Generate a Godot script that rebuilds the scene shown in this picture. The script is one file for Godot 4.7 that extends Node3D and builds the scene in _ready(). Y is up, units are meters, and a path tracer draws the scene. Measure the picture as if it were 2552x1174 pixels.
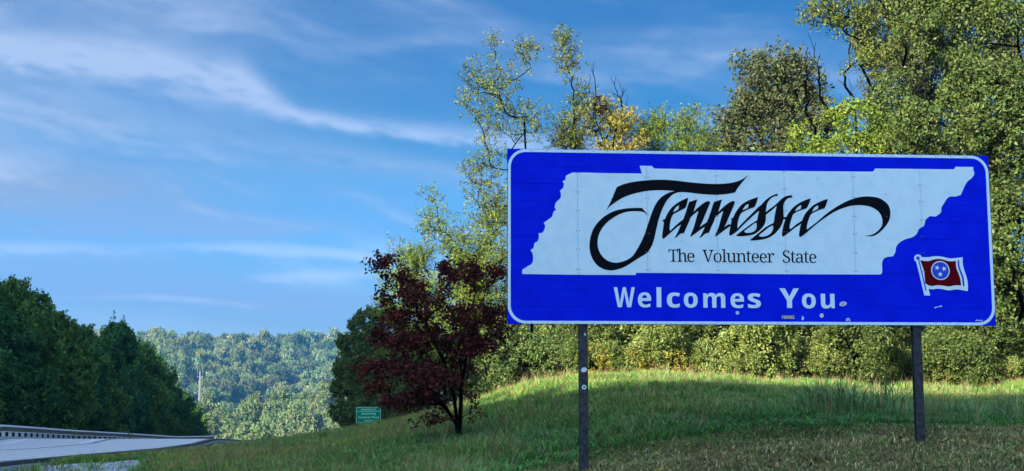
extends Node3D
# A state welcome sign beside a road in early sun: the sign and the verge lie in the shade of the wooded
# slope to the left and behind, the thicket beyond is lit. x right, y up, -z away; "zd" below is -z in metres.

const EYE := 1.6
const SUN_BACK := 40.0      # the sun stands this many degrees left of straight behind the viewer
const SUN_UP := 22.0
const EXPOSURE := 4.0

var rng := RandomNumberGenerator.new()
var taken := {}
var noise := FastNoiseLite.new()
var fine := FastNoiseLite.new()

# ---------------------------------------------------------------- helpers

func numbered(called: String) -> String:
	if not taken.has(called):
		taken[called] = 0
		return called
	taken[called] += 1
	return "%s_%03d" % [called, taken[called]]

func tag(o: Node3D, label: String, category := "", group := "", kind := "") -> Node3D:
	if label: o.set_meta("label", label)
	if category: o.set_meta("category", category)
	if group: o.set_meta("group", group)
	if kind: o.set_meta("kind", kind)
	return o

func thing(called: String, at := Vector3.ZERO, turn := 0.0) -> Node3D:
	var o := Node3D.new()
	o.name = numbered(called)
	add_child(o)
	o.position = at
	o.rotation.y = turn
	return o

func put(called: String, m: Mesh, mat: Material, parent: Node3D = null) -> MeshInstance3D:
	var o := MeshInstance3D.new()
	o.mesh = m
	if mat: o.material_override = mat
	if parent == null:
		o.name = numbered(called)
		add_child(o)
	else:
		var k := 0
		var n := called
		while parent.has_node(n):
			k += 1
			n = "%s_%03d" % [called, k]
		o.name = n
		parent.add_child(o, true)
	return o

func copy(src: Node3D) -> Node3D:
	var base := str(src.name)
	if base.length() > 4 and base[base.length() - 4] == "_" and base.right(3).is_valid_int():
		base = base.left(base.length() - 4)
	var c: Node3D = src.duplicate()
	c.name = numbered(base)
	add_child(c)
	return c

func smooth(a: float, b: float, x: float) -> float:
	var t := clampf((x - a) / (b - a), 0.0, 1.0)
	return t * t * (3.0 - 2.0 * t)

func along(table: Array, x: float) -> float:          # piecewise linear lookup in [[x, y], ...]
	if x <= table[0][0]: return table[0][1]
	for i in range(1, table.size()):
		if x <= table[i][0]:
			return lerpf(table[i - 1][1], table[i][1], (x - table[i - 1][0]) / (table[i][0] - table[i - 1][0]))
	return table[-1][1]

func paint(c: Color, rough := 0.8, metal := 0.0, vertex := false) -> StandardMaterial3D:   # c is linear
	var m := StandardMaterial3D.new()
	m.albedo_color = c.linear_to_srgb()
	m.roughness = rough
	m.metallic = metal
	m.vertex_color_use_as_albedo = vertex
	return m

func mottled(colors: Array, freq: float, rough: float, seed_: int, scale := 1.0, relief := 0.0, octaves := 5) -> StandardMaterial3D:
	var n := FastNoiseLite.new()
	n.seed = seed_
	n.frequency = freq
	n.fractal_octaves = octaves
	var ramp := Gradient.new()
	ramp.offsets = PackedFloat32Array()
	ramp.colors = PackedColorArray()
	var offs := PackedFloat32Array()
	var cols := PackedColorArray()
	for k in colors.size():
		offs.append(0.15 + 0.7 * k / maxf(1.0, colors.size() - 1.0))
		cols.append((colors[k] as Color).linear_to_srgb())
	ramp.offsets = offs
	ramp.colors = cols
	var t := NoiseTexture2D.new()
	t.width = 512
	t.height = 512
	t.seamless = true
	t.noise = n
	t.color_ramp = ramp
	var m := StandardMaterial3D.new()
	m.albedo_texture = t
	m.roughness = rough
	m.uv1_triplanar = true
	m.uv1_world_triplanar = true
	m.uv1_scale = Vector3.ONE * scale
	if relief > 0.0:
		var g := NoiseTexture2D.new()
		g.width = 512
		g.height = 512
		g.seamless = true
		g.noise = n
		m.heightmap_enabled = true
		m.heightmap_texture = g
		m.heightmap_scale = relief
	return m

class Soup:                                            # triangles without an index; normals and colours are optional
	var v := PackedVector3Array()
	var n := PackedVector3Array()
	var c := PackedColorArray()
	func tri(a: Vector3, b: Vector3, d: Vector3) -> void:
		v.append(a)
		v.append(b)
		v.append(d)
	func quad(a: Vector3, b: Vector3, d: Vector3, e: Vector3) -> void:
		tri(a, b, d)
		tri(a, d, e)
	func box(lo: Vector3, hi: Vector3) -> void:
		var p := []
		for i in 8:
			p.append(Vector3(hi.x if i & 1 else lo.x, hi.y if i & 2 else lo.y, hi.z if i & 4 else lo.z))
		for f in [[4, 6, 7, 5], [1, 3, 2, 0], [5, 7, 3, 1], [0, 2, 6, 4], [6, 2, 3, 7], [0, 4, 5, 1]]:
			quad(p[f[0]], p[f[1]], p[f[2]], p[f[3]])
	func beam(a: Vector3, b: Vector3, w: float, h: float) -> void:   # a bar of w x h from a to b
		var d := (b - a).normalized()
		var s := d.cross(Vector3.UP if absf(d.y) < 0.95 else Vector3.BACK).normalized() * w * 0.5
		var u := s.cross(d).normalized() * h * 0.5
		var q := [s + u, s - u, -s - u, -s + u]
		for i in 4:
			var j := (i + 1) % 4
			quad(a + q[i], b + q[i], b + q[j], a + q[j])
		quad(a + q[0], a + q[1], a + q[2], a + q[3])
		quad(b + q[3], b + q[2], b + q[1], b + q[0])
	func tube(a: Vector3, b: Vector3, ra: float, rb: float, sides: int) -> void:
		var d := (b - a).normalized()
		var s := d.cross(Vector3(0.31, 0.2, 0.93)).normalized()
		var u := s.cross(d)
		for i in sides:
			var t0 := TAU * i / sides
			var t1 := TAU * (i + 1) / sides
			var p := s * cos(t0) + u * sin(t0)
			var q := s * cos(t1) + u * sin(t1)
			quad(a + p * ra, b + p * rb, b + q * rb, a + q * ra)
			for k in [p, p, q, p, q, q]:
				n.append(k)
	func add(tmpl: PackedVector3Array, x: Transform3D, col: PackedColorArray) -> void:
		v.append_array(x * tmpl)
		c.append_array(col)
	func mesh() -> ArrayMesh:
		var arrays := []
		arrays.resize(Mesh.ARRAY_MAX)
		arrays[Mesh.ARRAY_VERTEX] = v
		if n.size() == v.size(): arrays[Mesh.ARRAY_NORMAL] = n
		if c.size() == v.size(): arrays[Mesh.ARRAY_COLOR] = c
		var m := ArrayMesh.new()
		if v.size(): m.add_surface_from_arrays(Mesh.PRIMITIVE_TRIANGLES, arrays)
		return m

func rand_dir() -> Vector3:
	var z := rng.randf_range(-1.0, 1.0)
	var t := rng.randf() * TAU
	var r := sqrt(1.0 - z * z)
	return Vector3(r * cos(t), z, r * sin(t))

func frame(up: Vector3, spin: float, size: float, at: Vector3) -> Transform3D:   # y along up
	var y := up.normalized()
	var x := y.cross(Vector3(0.42, 0.11, 0.9)).normalized()
	x = x.rotated(y, spin)
	return Transform3D(Basis(x * size, y * size, x.cross(y) * size), at)

# ---------------------------------------------------------------- ground shape

const ROAD_Y := [[-60, 0.2], [10, 0.0], [20, -0.08], [30, -0.26], [41.5, -0.68], [56, -1.22], [67, -1.52], [75, -1.62], [82, -1.95], [90, -2.35], [99, -2.8], [109, -3.3], [120, -3.87], [131, -4.46], [143, -5.1], [157, -5.63], [170, -6.1], [200, -7.6]]
const RAIL_X := [[-60, -12.9], [66, -28.55], [75, -30.98], [82, -32.28], [90, -33.68], [99, -35.12], [109, -36.2], [120, -37.13], [131, -37.98], [143, -38.92], [150, -39.12], [157, -39.43], [165, -39.84], [200, -41.5]]
const NEAR_GROUND := [[1.0, 18.1, 0.32], [6.1, 18.7, 0.77], [6.4, 15.5, 0.48], [8.5, 20.5, 0.88], [8.8, 24.0, 0.92], [10.2, 28.0, 1.08], [11.3, 31.0, 1.34], [4.2, 18.0, 0.62], [4.8, 20.5, 0.88], [7.1, 30.0, 1.39], [2.8, 20.3, 0.69], [4.2, 30.5, 1.64], [2.3, 16.8, 0.39], [1.2, 21.0, 0.60], [1.5, 26.0, 1.10], [1.7, 30.5, 1.66], [-0.2, 18.0, 0.31], [-0.3, 23.0, 0.62], [-0.3, 29.0, 1.02], [-0.4, 33.0, 1.17], [-1.0, 22.5, 0.56], [-1.7, 19.0, 0.16], [-2.2, 25.0, 0.34], [-2.9, 32.0, 0.31], [-2.6, 20.0, 0.09], [-3.5, 27.0, 0.03], [-4.5, 34.0, -0.09], [-4.3, 21.0, 0.02], [-6.0, 29.0, -0.16], [-7.4, 36.0, -0.25], [-6.9, 29.0, -0.21], [-8.6, 36.0, -0.38], [-6.5, 23.0, -0.12], [-9.0, 31.0, -0.31], [-8.7, 25.0, -0.25], [-10.1, 30.0, -0.40], [-11.1, 27.0, -0.52],
	[0, 10, 0.1], [6, 8, 0.2], [-6, 10, 0.0], [12, 14, 0.6], [0, -10, 0.1], [10, -10, 0.4], [0, -40, 0.3], [14, 22, 1.2], [16, 34, 1.9], [20, 60, 2.5], [3.7, 50, 2.0], [9, 50, 2.2], [-0.6, 50, 0.8], [-3.5, 60, -0.3], [-8, 60, -1.1], [-12.5, 60, -1.7], [-13, 100, -3.2], [-20, 100, -3.6], [-3, 100, -1.5], [10, 110, 1.0], [-22, 165, -7.5], [0, 165, -4.0],
	[-25, 66, -1.9], [-28, 90, -2.7], [-30, 120, -4.3], [-33, 143, -5.5], [-20, 50, -1.35], [-17, 30, -0.6], [-16, 10, -0.4], [-14, -20, -0.3], [-34, 75, -1.8], [-37, 90, -2.4], [-41, 120, -3.9], [-43, 150, -5.6], [-46, 180, -7.0],
	[-28, -36, 7.0], [-26, -20, 4.0], [-29, -4, 2.0], [-38, 8, 4.0], [-49, 25, 7.0], [-54, 45, 11.0], [-67, 65, 12.0], [-82, 88, 13.0]]

var tps_w := PackedFloat64Array()
var tps_p: Array = NEAR_GROUND
var grid_x := PackedFloat32Array()
var grid_z := PackedFloat32Array()
var grid_h := PackedFloat32Array()

func tps_solve() -> void:                              # a thin plate through the heights above
	var n := tps_p.size()
	var a := []
	for i in n + 3:
		var row := PackedFloat64Array()
		row.resize(n + 4)
		a.append(row)
	for i in n:
		for j in n:
			var d := Vector2(tps_p[i][0] - tps_p[j][0], tps_p[i][1] - tps_p[j][1]).length_squared()
			a[i][j] = (0.5 * d * log(d) if d > 0.0 else 0.0) + (1.5 if i == j else 0.0)
		var lin := [1.0, float(tps_p[i][0]), float(tps_p[i][1])]
		for k in 3:
			a[i][n + k] = lin[k]
			a[n + k][i] = lin[k]
		a[i][n + 3] = tps_p[i][2]
	var m := n + 3
	for i in m:
		var best := i
		for r in range(i + 1, m):
			if absf(a[r][i]) > absf(a[best][i]): best = r
		var swap = a[i]
		a[i] = a[best]
		a[best] = swap
		for r in range(i + 1, m):
			var f: float = a[r][i] / a[i][i]
			if f != 0.0:
				for k in range(i, m + 1):
					a[r][k] -= f * a[i][k]
	tps_w.resize(m)
	for i in range(m - 1, -1, -1):
		var s: float = a[i][m]
		for k in range(i + 1, m):
			s -= a[i][k] * tps_w[k]
		tps_w[i] = s / a[i][i]

func plate(x: float, zd: float) -> float:
	var n := tps_p.size()
	var s := tps_w[n] + tps_w[n + 1] * x + tps_w[n + 2] * zd
	for i in n:
		var dx: float = x - tps_p[i][0]
		var dz: float = zd - tps_p[i][1]
		var d := dx * dx + dz * dz
		if d > 1e-9: s += tps_w[i] * 0.5 * d * log(d)
	return s

func far_land(x: float, zd: float) -> float:
	var h := -45.0
	h = maxf(h, -9.0 + (x + 56.0) * 0.13 - absf(zd - 425.0) * 0.17)
	var ridge := (zd - 800.0 - 1.3 * (x + 190.0)) / 1.64       # metres beyond the ridge line, which runs away to the right
	h = maxf(h, clampf(-13.0 + 0.036 * zd, 6.0, 30.0) - maxf(0.0, -ridge) * 0.25 - maxf(0.0, ridge - 120.0) * 0.15)
	return h + 2.5 * noise.get_noise_2d(x * 0.8, zd * 0.8)

func land(x: float, zd: float) -> float:
	var h := plate(clampf(x, -90.0, 45.0), clampf(zd, -50.0, 190.0))
	h += 0.05 * fine.get_noise_2d(x * 14.0, zd * 14.0)
	if zd > 12.0 and zd < 21.5 and x > -1.0: h += 0.03 * fine.get_noise_2d(x * 45.0, zd * 45.0)
	var out := smooth(170.0, 240.0, zd)
	if out > 0.0: h = lerpf(h, far_land(x, zd), out)
	if zd > -60.0 and zd < 200.0 and x > along(RAIL_X, zd) - 1.0 and x < -8.64 - 0.124 * zd + 0.4:
		h = minf(h, along(ROAD_Y, zd) - 0.14)
	return h

func height(x: float, zd: float) -> float:             # the ground sheet as built
	var i := clampi(grid_x.bsearch(x) - 1, 0, grid_x.size() - 2)
	var j := clampi(grid_z.bsearch(zd) - 1, 0, grid_z.size() - 2)
	var w := grid_x.size()
	var fx := (x - grid_x[i]) / (grid_x[i + 1] - grid_x[i])
	var fz := (zd - grid_z[j]) / (grid_z[j + 1] - grid_z[j])
	return lerpf(lerpf(grid_h[j * w + i], grid_h[j * w + i + 1], fx), lerpf(grid_h[(j + 1) * w + i], grid_h[(j + 1) * w + i + 1], fx), fz)

func spread(dense_lo: float, dense_hi: float, step: float, lo: float, hi: float) -> PackedFloat32Array:
	var a := PackedFloat32Array()
	var t := dense_lo
	var s := step
	while t > lo:
		s *= 1.09
		t -= s
		a.append(t)
	a.reverse()
	t = dense_lo
	while t < dense_hi:
		a.append(t)
		t += step
	s = step
	while t < hi:
		a.append(t)
		s *= 1.06
		t += s
	a.append(t)
	return a

func make_ground() -> void:
	tps_solve()
	grid_x = spread(-16.0, 16.0, 0.4, -2600.0, 2600.0)
	grid_z = spread(13.0, 40.0, 0.4, -2600.0, 2600.0)
	for z in grid_z:
		for x in grid_x:
			grid_h.append(land(x, z))
	var st := SurfaceTool.new()
	st.begin(Mesh.PRIMITIVE_TRIANGLES)
	var w := grid_x.size()
	st.set_smooth_group(0)
	for j in grid_z.size():
		for i in w:
			st.add_vertex(Vector3(grid_x[i], grid_h[j * w + i], -grid_z[j]))
	for j in grid_z.size() - 1:
		for i in w - 1:
			var a := j * w + i
			for k in [a, a + w, a + w + 1, a, a + w + 1, a + 1]:
				st.add_index(k)
	st.generate_normals()
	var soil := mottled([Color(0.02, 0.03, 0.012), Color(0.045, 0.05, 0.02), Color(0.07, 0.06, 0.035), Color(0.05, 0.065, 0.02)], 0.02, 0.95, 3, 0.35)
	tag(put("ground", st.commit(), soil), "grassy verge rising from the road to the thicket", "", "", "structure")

# ---------------------------------------------------------------- the welcome sign

# outlines on the sign's face in millimetres from its lower left corner
const ART := {
	"tee": [1448,1663,1520,1799,1615,2021,1715,2065,1886,2106,2087,2130,2288,2140,2488,2130,2675,2110,2919,2091,3121,2087,3294,2100,3425,2130,3520,2175,3598,2233,3439,2044,3385,1960,3262,1937,3117,1925,2959,1927,2801,1940,2672,1954,2600,1958,2528,1951,2463,1927,2405,1881,2347,1809,2288,1694,2236,1551,2198,1408,2168,1280,2131,1167,2087,1089,2044,1042,1958,989,1844,918,1729,846,1616,803,1517,787,1418,802,1320,857,1250,948,1209,1060,1203,1173,1225,1300,1275,1420,1354,1520,1454,1602,1568,1662,1711,1699,1853,1713,1984,1717,2026,1672,2080,1620,2037,1641,1981,1659,1895,1665,1796,1660,1682,1630,1582,1579,1482,1508,1403,1422,1345,1315,1323,1202,1334,1103,1378,1012,1448,943,1532,908,1610,902,1702,923,1780,959,1845,1009,1902,1094,1960,1194,2019,1322,2063,1450,2108,1578,2152,1692,2204,1793,2269,1872,2342,1923,2414,1955,2478,1973,2400,1978,2285,1982,2171,1978,2027,1962,1884,1929,1756,1887,1655,1836,1569,1778,1498,1721],
	"e_one": [2681,1877,2631,1856,2560,1821,2490,1777,2428,1722,2375,1652,2344,1591,2326,1552,2286,1539,2298,1520,2308,1494,2301,1444,2291,1375,2281,1306,2282,1276,2291,1259,2308,1263,2378,1324,2449,1385,2510,1438,2559,1471,2598,1508,2604,1555,2546,1511,2476,1450,2401,1378,2395,1402,2398,1462,2412,1532,2444,1614,2514,1658,2584,1694,2637,1726,2655,1768,2669,1820],
	"e_one_hole": [2542,1760,2530,1702,2493,1680,2453,1657,2471,1697,2502,1736],
	"n_one": [2693,1812,2818,1852,2795,1787,2758,1665,2811,1718,2873,1771,2935,1813,2979,1828,3005,1822,3005,1798,2968,1711,2922,1606,2877,1502,2845,1441,2902,1480,2959,1518,2972,1494,2924,1446,2857,1402,2787,1350,2725,1306,2695,1293,2717,1345,2754,1431,2781,1518,2804,1596,2829,1670,2819,1674,2766,1631,2713,1582,2686,1517,2649,1439,2609,1348,2570,1343,2534,1321,2499,1286,2460,1275,2491,1317,2527,1386,2558,1460,2599,1551,2636,1646,2668,1742],
	"n_two": [3065,1816,3190,1857,3167,1791,3130,1669,3183,1722,3246,1775,3308,1817,3352,1833,3378,1827,3378,1802,3341,1715,3294,1610,3248,1506,3217,1445,3274,1484,3317,1480,3316,1454,3295,1450,3229,1406,3158,1353,3096,1309,3065,1296,3088,1348,3125,1435,3153,1522,3176,1600,3201,1674,3191,1679,3138,1635,3084,1586,3057,1521,3020,1443,2979,1351,2940,1347,2905,1325,2869,1290,2830,1278,2861,1320,2897,1390,2929,1463,2970,1555,3007,1650,3039,1746],
	"e_two": [3736,1898,3665,1876,3576,1840,3487,1786,3424,1716,3379,1646,3347,1585,3312,1572,3324,1546,3316,1507,3305,1446,3291,1385,3286,1333,3296,1316,3315,1320,3408,1386,3524,1500,3659,1623,3744,1694,3732,1746,3660,1675,3570,1587,3481,1500,3411,1425,3412,1482,3430,1560,3471,1651,3538,1691,3609,1723,3671,1747,3698,1789,3717,1841],
	"e_two_hole": [3588,1792,3583,1761,3569,1731,3529,1713,3490,1698,3517,1739,3548,1774],
	"s_one": [4028,1952,4034,1917,3992,1913,3938,1888,3893,1843,3865,1791,3853,1730,3845,1673,3843,1625,3840,1555,3822,1494,3786,1442,3732,1389,3670,1345,3590,1323,3494,1309,3415,1308,3385,1317,3434,1356,3514,1418,3594,1475,3656,1517,3711,1552,3724,1615,3741,1694,3723,1741,3777,1781,3813,1821,3876,1878,3948,1923],
	"s_one_hole": [3691,1513,3702,1502,3701,1458,3684,1406,3644,1376,3582,1360,3530,1364,3510,1379,3535,1405,3593,1446,3656,1494],
	"s_two": [4243,1933,4256,1893,4203,1889,4158,1860,4125,1811,4112,1759,4112,1663,4113,1593,4095,1523,4067,1462,4022,1401,3959,1340,3878,1291,3790,1264,3694,1250,3615,1245,3593,1251,3651,1298,3740,1372,3830,1442,3919,1495,3956,1511,3966,1548,3979,1626,3999,1714,4011,1769,3960,1722,3906,1678,3839,1627,3840,1669,3907,1722,3979,1775,4033,1823,4096,1881,4159,1916],
	"s_two_hole": [3938,1472,3951,1468,3948,1426,3925,1374,3880,1334,3826,1312,3765,1305,3730,1315,3757,1345,3829,1402,3891,1449],
	"spur": [4102,1599,4155,1602,4172,1594,4150,1573,4101,1567],
	"e_three": [4534,1890,4458,1863,4368,1823,4287,1769,4224,1708,4178,1646,4146,1585,4122,1524,4098,1445,4082,1367,4079,1323,4094,1306,4116,1319,4206,1385,4287,1447,4372,1504,4391,1552,4315,1504,4252,1455,4203,1420,4199,1455,4214,1525,4238,1594,4262,1647,4329,1687,4410,1718,4463,1736,4491,1780,4515,1833],
	"e_three_hole": [4381,1784,4385,1770,4374,1727,4330,1709,4287,1691,4304,1722,4340,1761],
	"e_four": [4795,1882,4724,1862,4634,1821,4553,1772,4489,1711,4438,1649,4406,1587,4382,1526,4362,1465,4347,1395,4338,1334,4345,1308,4358,1304,4380,1318,4420,1344,4540,1446,4659,1540,4778,1621,4882,1687,5001,1738,5119,1776,5237,1792,5354,1788,5456,1765,5543,1715,5599,1644,5617,1557,5604,1485,5554,1420,5486,1369,5412,1342,5341,1336,5382,1328,5470,1333,5544,1369,5620,1435,5689,1515,5732,1602,5744,1703,5722,1790,5665,1854,5579,1904,5477,1923,5359,1926,5241,1907,5108,1862,4974,1796,4854,1722,4735,1635,4615,1533,4526,1467,4461,1418,4459,1457,4479,1536,4503,1597,4527,1645,4594,1685,4666,1717,4737,1739,4761,1784,4780,1836],
	"e_four_hole": [4637,1782,4643,1769,4635,1730,4590,1707,4546,1687,4564,1720,4596,1760],
	"state": [223,726,213,757,223,794,296,839,358,881,375,942,370,1016,338,1077,383,1114,395,1175,444,1213,461,1274,457,1324,513,1332,543,1386,555,1436,531,1480,593,1522,654,1573,679,1647,716,1672,692,1709,717,1784,779,1847,787,1909,772,1959,817,1996,834,2059,812,2096,855,2122,862,2179,917,2210,979,2231,1464,2227,1994,2229,1960,2344,2141,2344,2178,2307,3313,2297,4586,2299,5499,2304,5539,2353,6135,2354,6759,2357,6787,2396,7061,2397,7059,2356,7069,2292,7027,2227,6959,2175,6903,2085,6846,1969,6766,1943,6688,1942,6635,1916,6580,1839,6538,1775,6522,1698,6441,1634,6351,1641,6284,1582,6254,1493,6174,1442,6133,1365,6066,1319,5962,1288,5870,1237,5816,1174,5795,1085,5759,1030,5669,1017,5617,996,5589,933,5583,783,5557,755,4539,751,3530,751,2816,756,1885,755,1880,723,958,721],
	"flag_white": [6084,1001,6097,1043,6141,1064,6186,1049,6199,1022,6296,1021,6418,1038,6526,1028,6634,1006,6731,1012,6832,1025,6827,930,6845,836,6876,730,6892,636,6886,516,6794,532,6710,541,6601,525,6517,540,6433,551,6348,539,6285,548,6304,448,6217,448,6114,946,6089,972],
	"flag_pole": [6141,990,6159,990,6254,519,6236,517],
	"flag_red": [6173,975,6245,964,6305,962,6379,986,6452,996,6524,987,6620,962,6720,967,6725,870,6752,788,6778,706,6788,600,6701,602,6603,585,6507,596,6423,602,6338,588,6278,603,6234,632,6233,737,6221,831,6195,914],
	"flag_fly": [6752,977,6776,977,6777,894,6801,812,6830,730,6843,589,6815,591,6803,718,6776,800,6750,894],
}

func outline(key: String, bow := true) -> PackedVector2Array:     # corners stay, gentle bends are rounded
	var raw: Array = ART[key]
	var p := PackedVector2Array()
	for i in range(0, raw.size(), 2):
		p.append(Vector2(raw[i], raw[i + 1]) * 0.001)
	if not bow: return p
	var n := p.size()
	var sharp := []
	for i in n:
		sharp.append(absf((p[i] - p[i - 1]).angle_to(p[(i + 1) % n] - p[i])) > deg_to_rad(42.0))
	var out := PackedVector2Array()
	for i in n:
		var a := p[i]
		var b := p[(i + 1) % n]
		var ta: Vector2 = (b - a) if sharp[i] else (b - p[i - 1]) * (a.distance_to(b) / maxf(0.001, b.distance_to(a) + a.distance_to(p[i - 1])))
		var nx := p[(i + 2) % n]
		var tb: Vector2 = (b - a) if sharp[(i + 1) % n] else (nx - a) * (a.distance_to(b) / maxf(0.001, b.distance_to(a) + nx.distance_to(b)))
		var k := 4
		for s in k:
			var t := s / float(k)
			var t2 := t * t
			var t3 := t2 * t
			out.append(a * (2 * t3 - 3 * t2 + 1) + ta * (t3 - 2 * t2 + t) + b * (-2 * t3 + 3 * t2) + tb * (t3 - t2))
	return out

func sheet(polys: Array, z0: float, z1: float) -> Soup:           # flat cut sheets: face at z1, edges down to z0
	var s := Soup.new()
	for poly: PackedVector2Array in polys:
		var idx := Geometry2D.triangulate_polygon(poly)
		for i in range(0, idx.size(), 3):
			var a := poly[idx[i]]
			var b := poly[idx[i + 1]]
			var d := poly[idx[i + 2]]
			if (b - a).cross(d - a) > 0.0:
				var t := b
				b = d
				d = t
			s.tri(Vector3(a.x, a.y, z1), Vector3(b.x, b.y, z1), Vector3(d.x, d.y, z1))
		for i in poly.size():
			var a := poly[i]
			var b := poly[(i + 1) % poly.size()]
			s.quad(Vector3(a.x, a.y, z0), Vector3(a.x, a.y, z1), Vector3(b.x, b.y, z1), Vector3(b.x, b.y, z0))
	return s

func pierced(outer: PackedVector2Array, hole: PackedVector2Array) -> PackedVector2Array:   # one outline with a slit to its hole
	var bi := 0
	var bj := 0
	var best := 1e9
	for i in outer.size():
		for j in hole.size():
			var d := outer[i].distance_squared_to(hole[j])
			if d < best:
				best = d
				bi = i
				bj = j
	if Geometry2D.is_polygon_clockwise(outer) == Geometry2D.is_polygon_clockwise(hole): 
		hole.reverse()
		bj = hole.size() - 1 - bj
	var out := PackedVector2Array()
	for i in bi + 1:
		out.append(outer[i])
	for j in hole.size() + 1:
		out.append(hole[(bj + j) % hole.size()])
	for i in range(bi, outer.size()):
		out.append(outer[i])
	return out

func disc(c: Vector2, r: float, n := 24, squash := 1.0, turn := 0.0) -> PackedVector2Array:
	var p := PackedVector2Array()
	for i in n:
		p.append(c + Vector2(cos(TAU * i / n) * r, sin(TAU * i / n) * r * squash).rotated(turn))
	return p

func star(c: Vector2, r: float, turn: float) -> PackedVector2Array:
	var p := PackedVector2Array()
	for i in 10:
		p.append(c + Vector2.UP.rotated(turn + PI + TAU * i / 10.0) * (r if i % 2 == 0 else r * 0.4))
	return p

func lettering(called: String, text: String, font: String, weight: int, lo: Vector2, hi: Vector2, z: float, mat: Material, parent: Node3D, keep_low := 0.0, squeeze := 1.0) -> MeshInstance3D:
	var f := SystemFont.new()
	f.font_names = PackedStringArray([font])
	f.font_weight = weight
	var t := TextMesh.new()
	t.text = text
	t.font = f
	t.font_size = 64
	t.pixel_size = 0.01
	t.depth = 0.02
	t.curve_step = 1.5
	var b := t.get_aabb()
	var o := put(called, t, mat, parent)
	var sc := Vector3((hi.x - lo.x) / b.size.x, (hi.y - lo.y) / b.size.y, 0.1)
	o.scale = sc
	o.position = Vector3(lo.x - b.position.x * sc.x, lo.y - b.position.y * sc.y, z - b.position.z * sc.z - b.size.z * sc.z)
	return o

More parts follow.
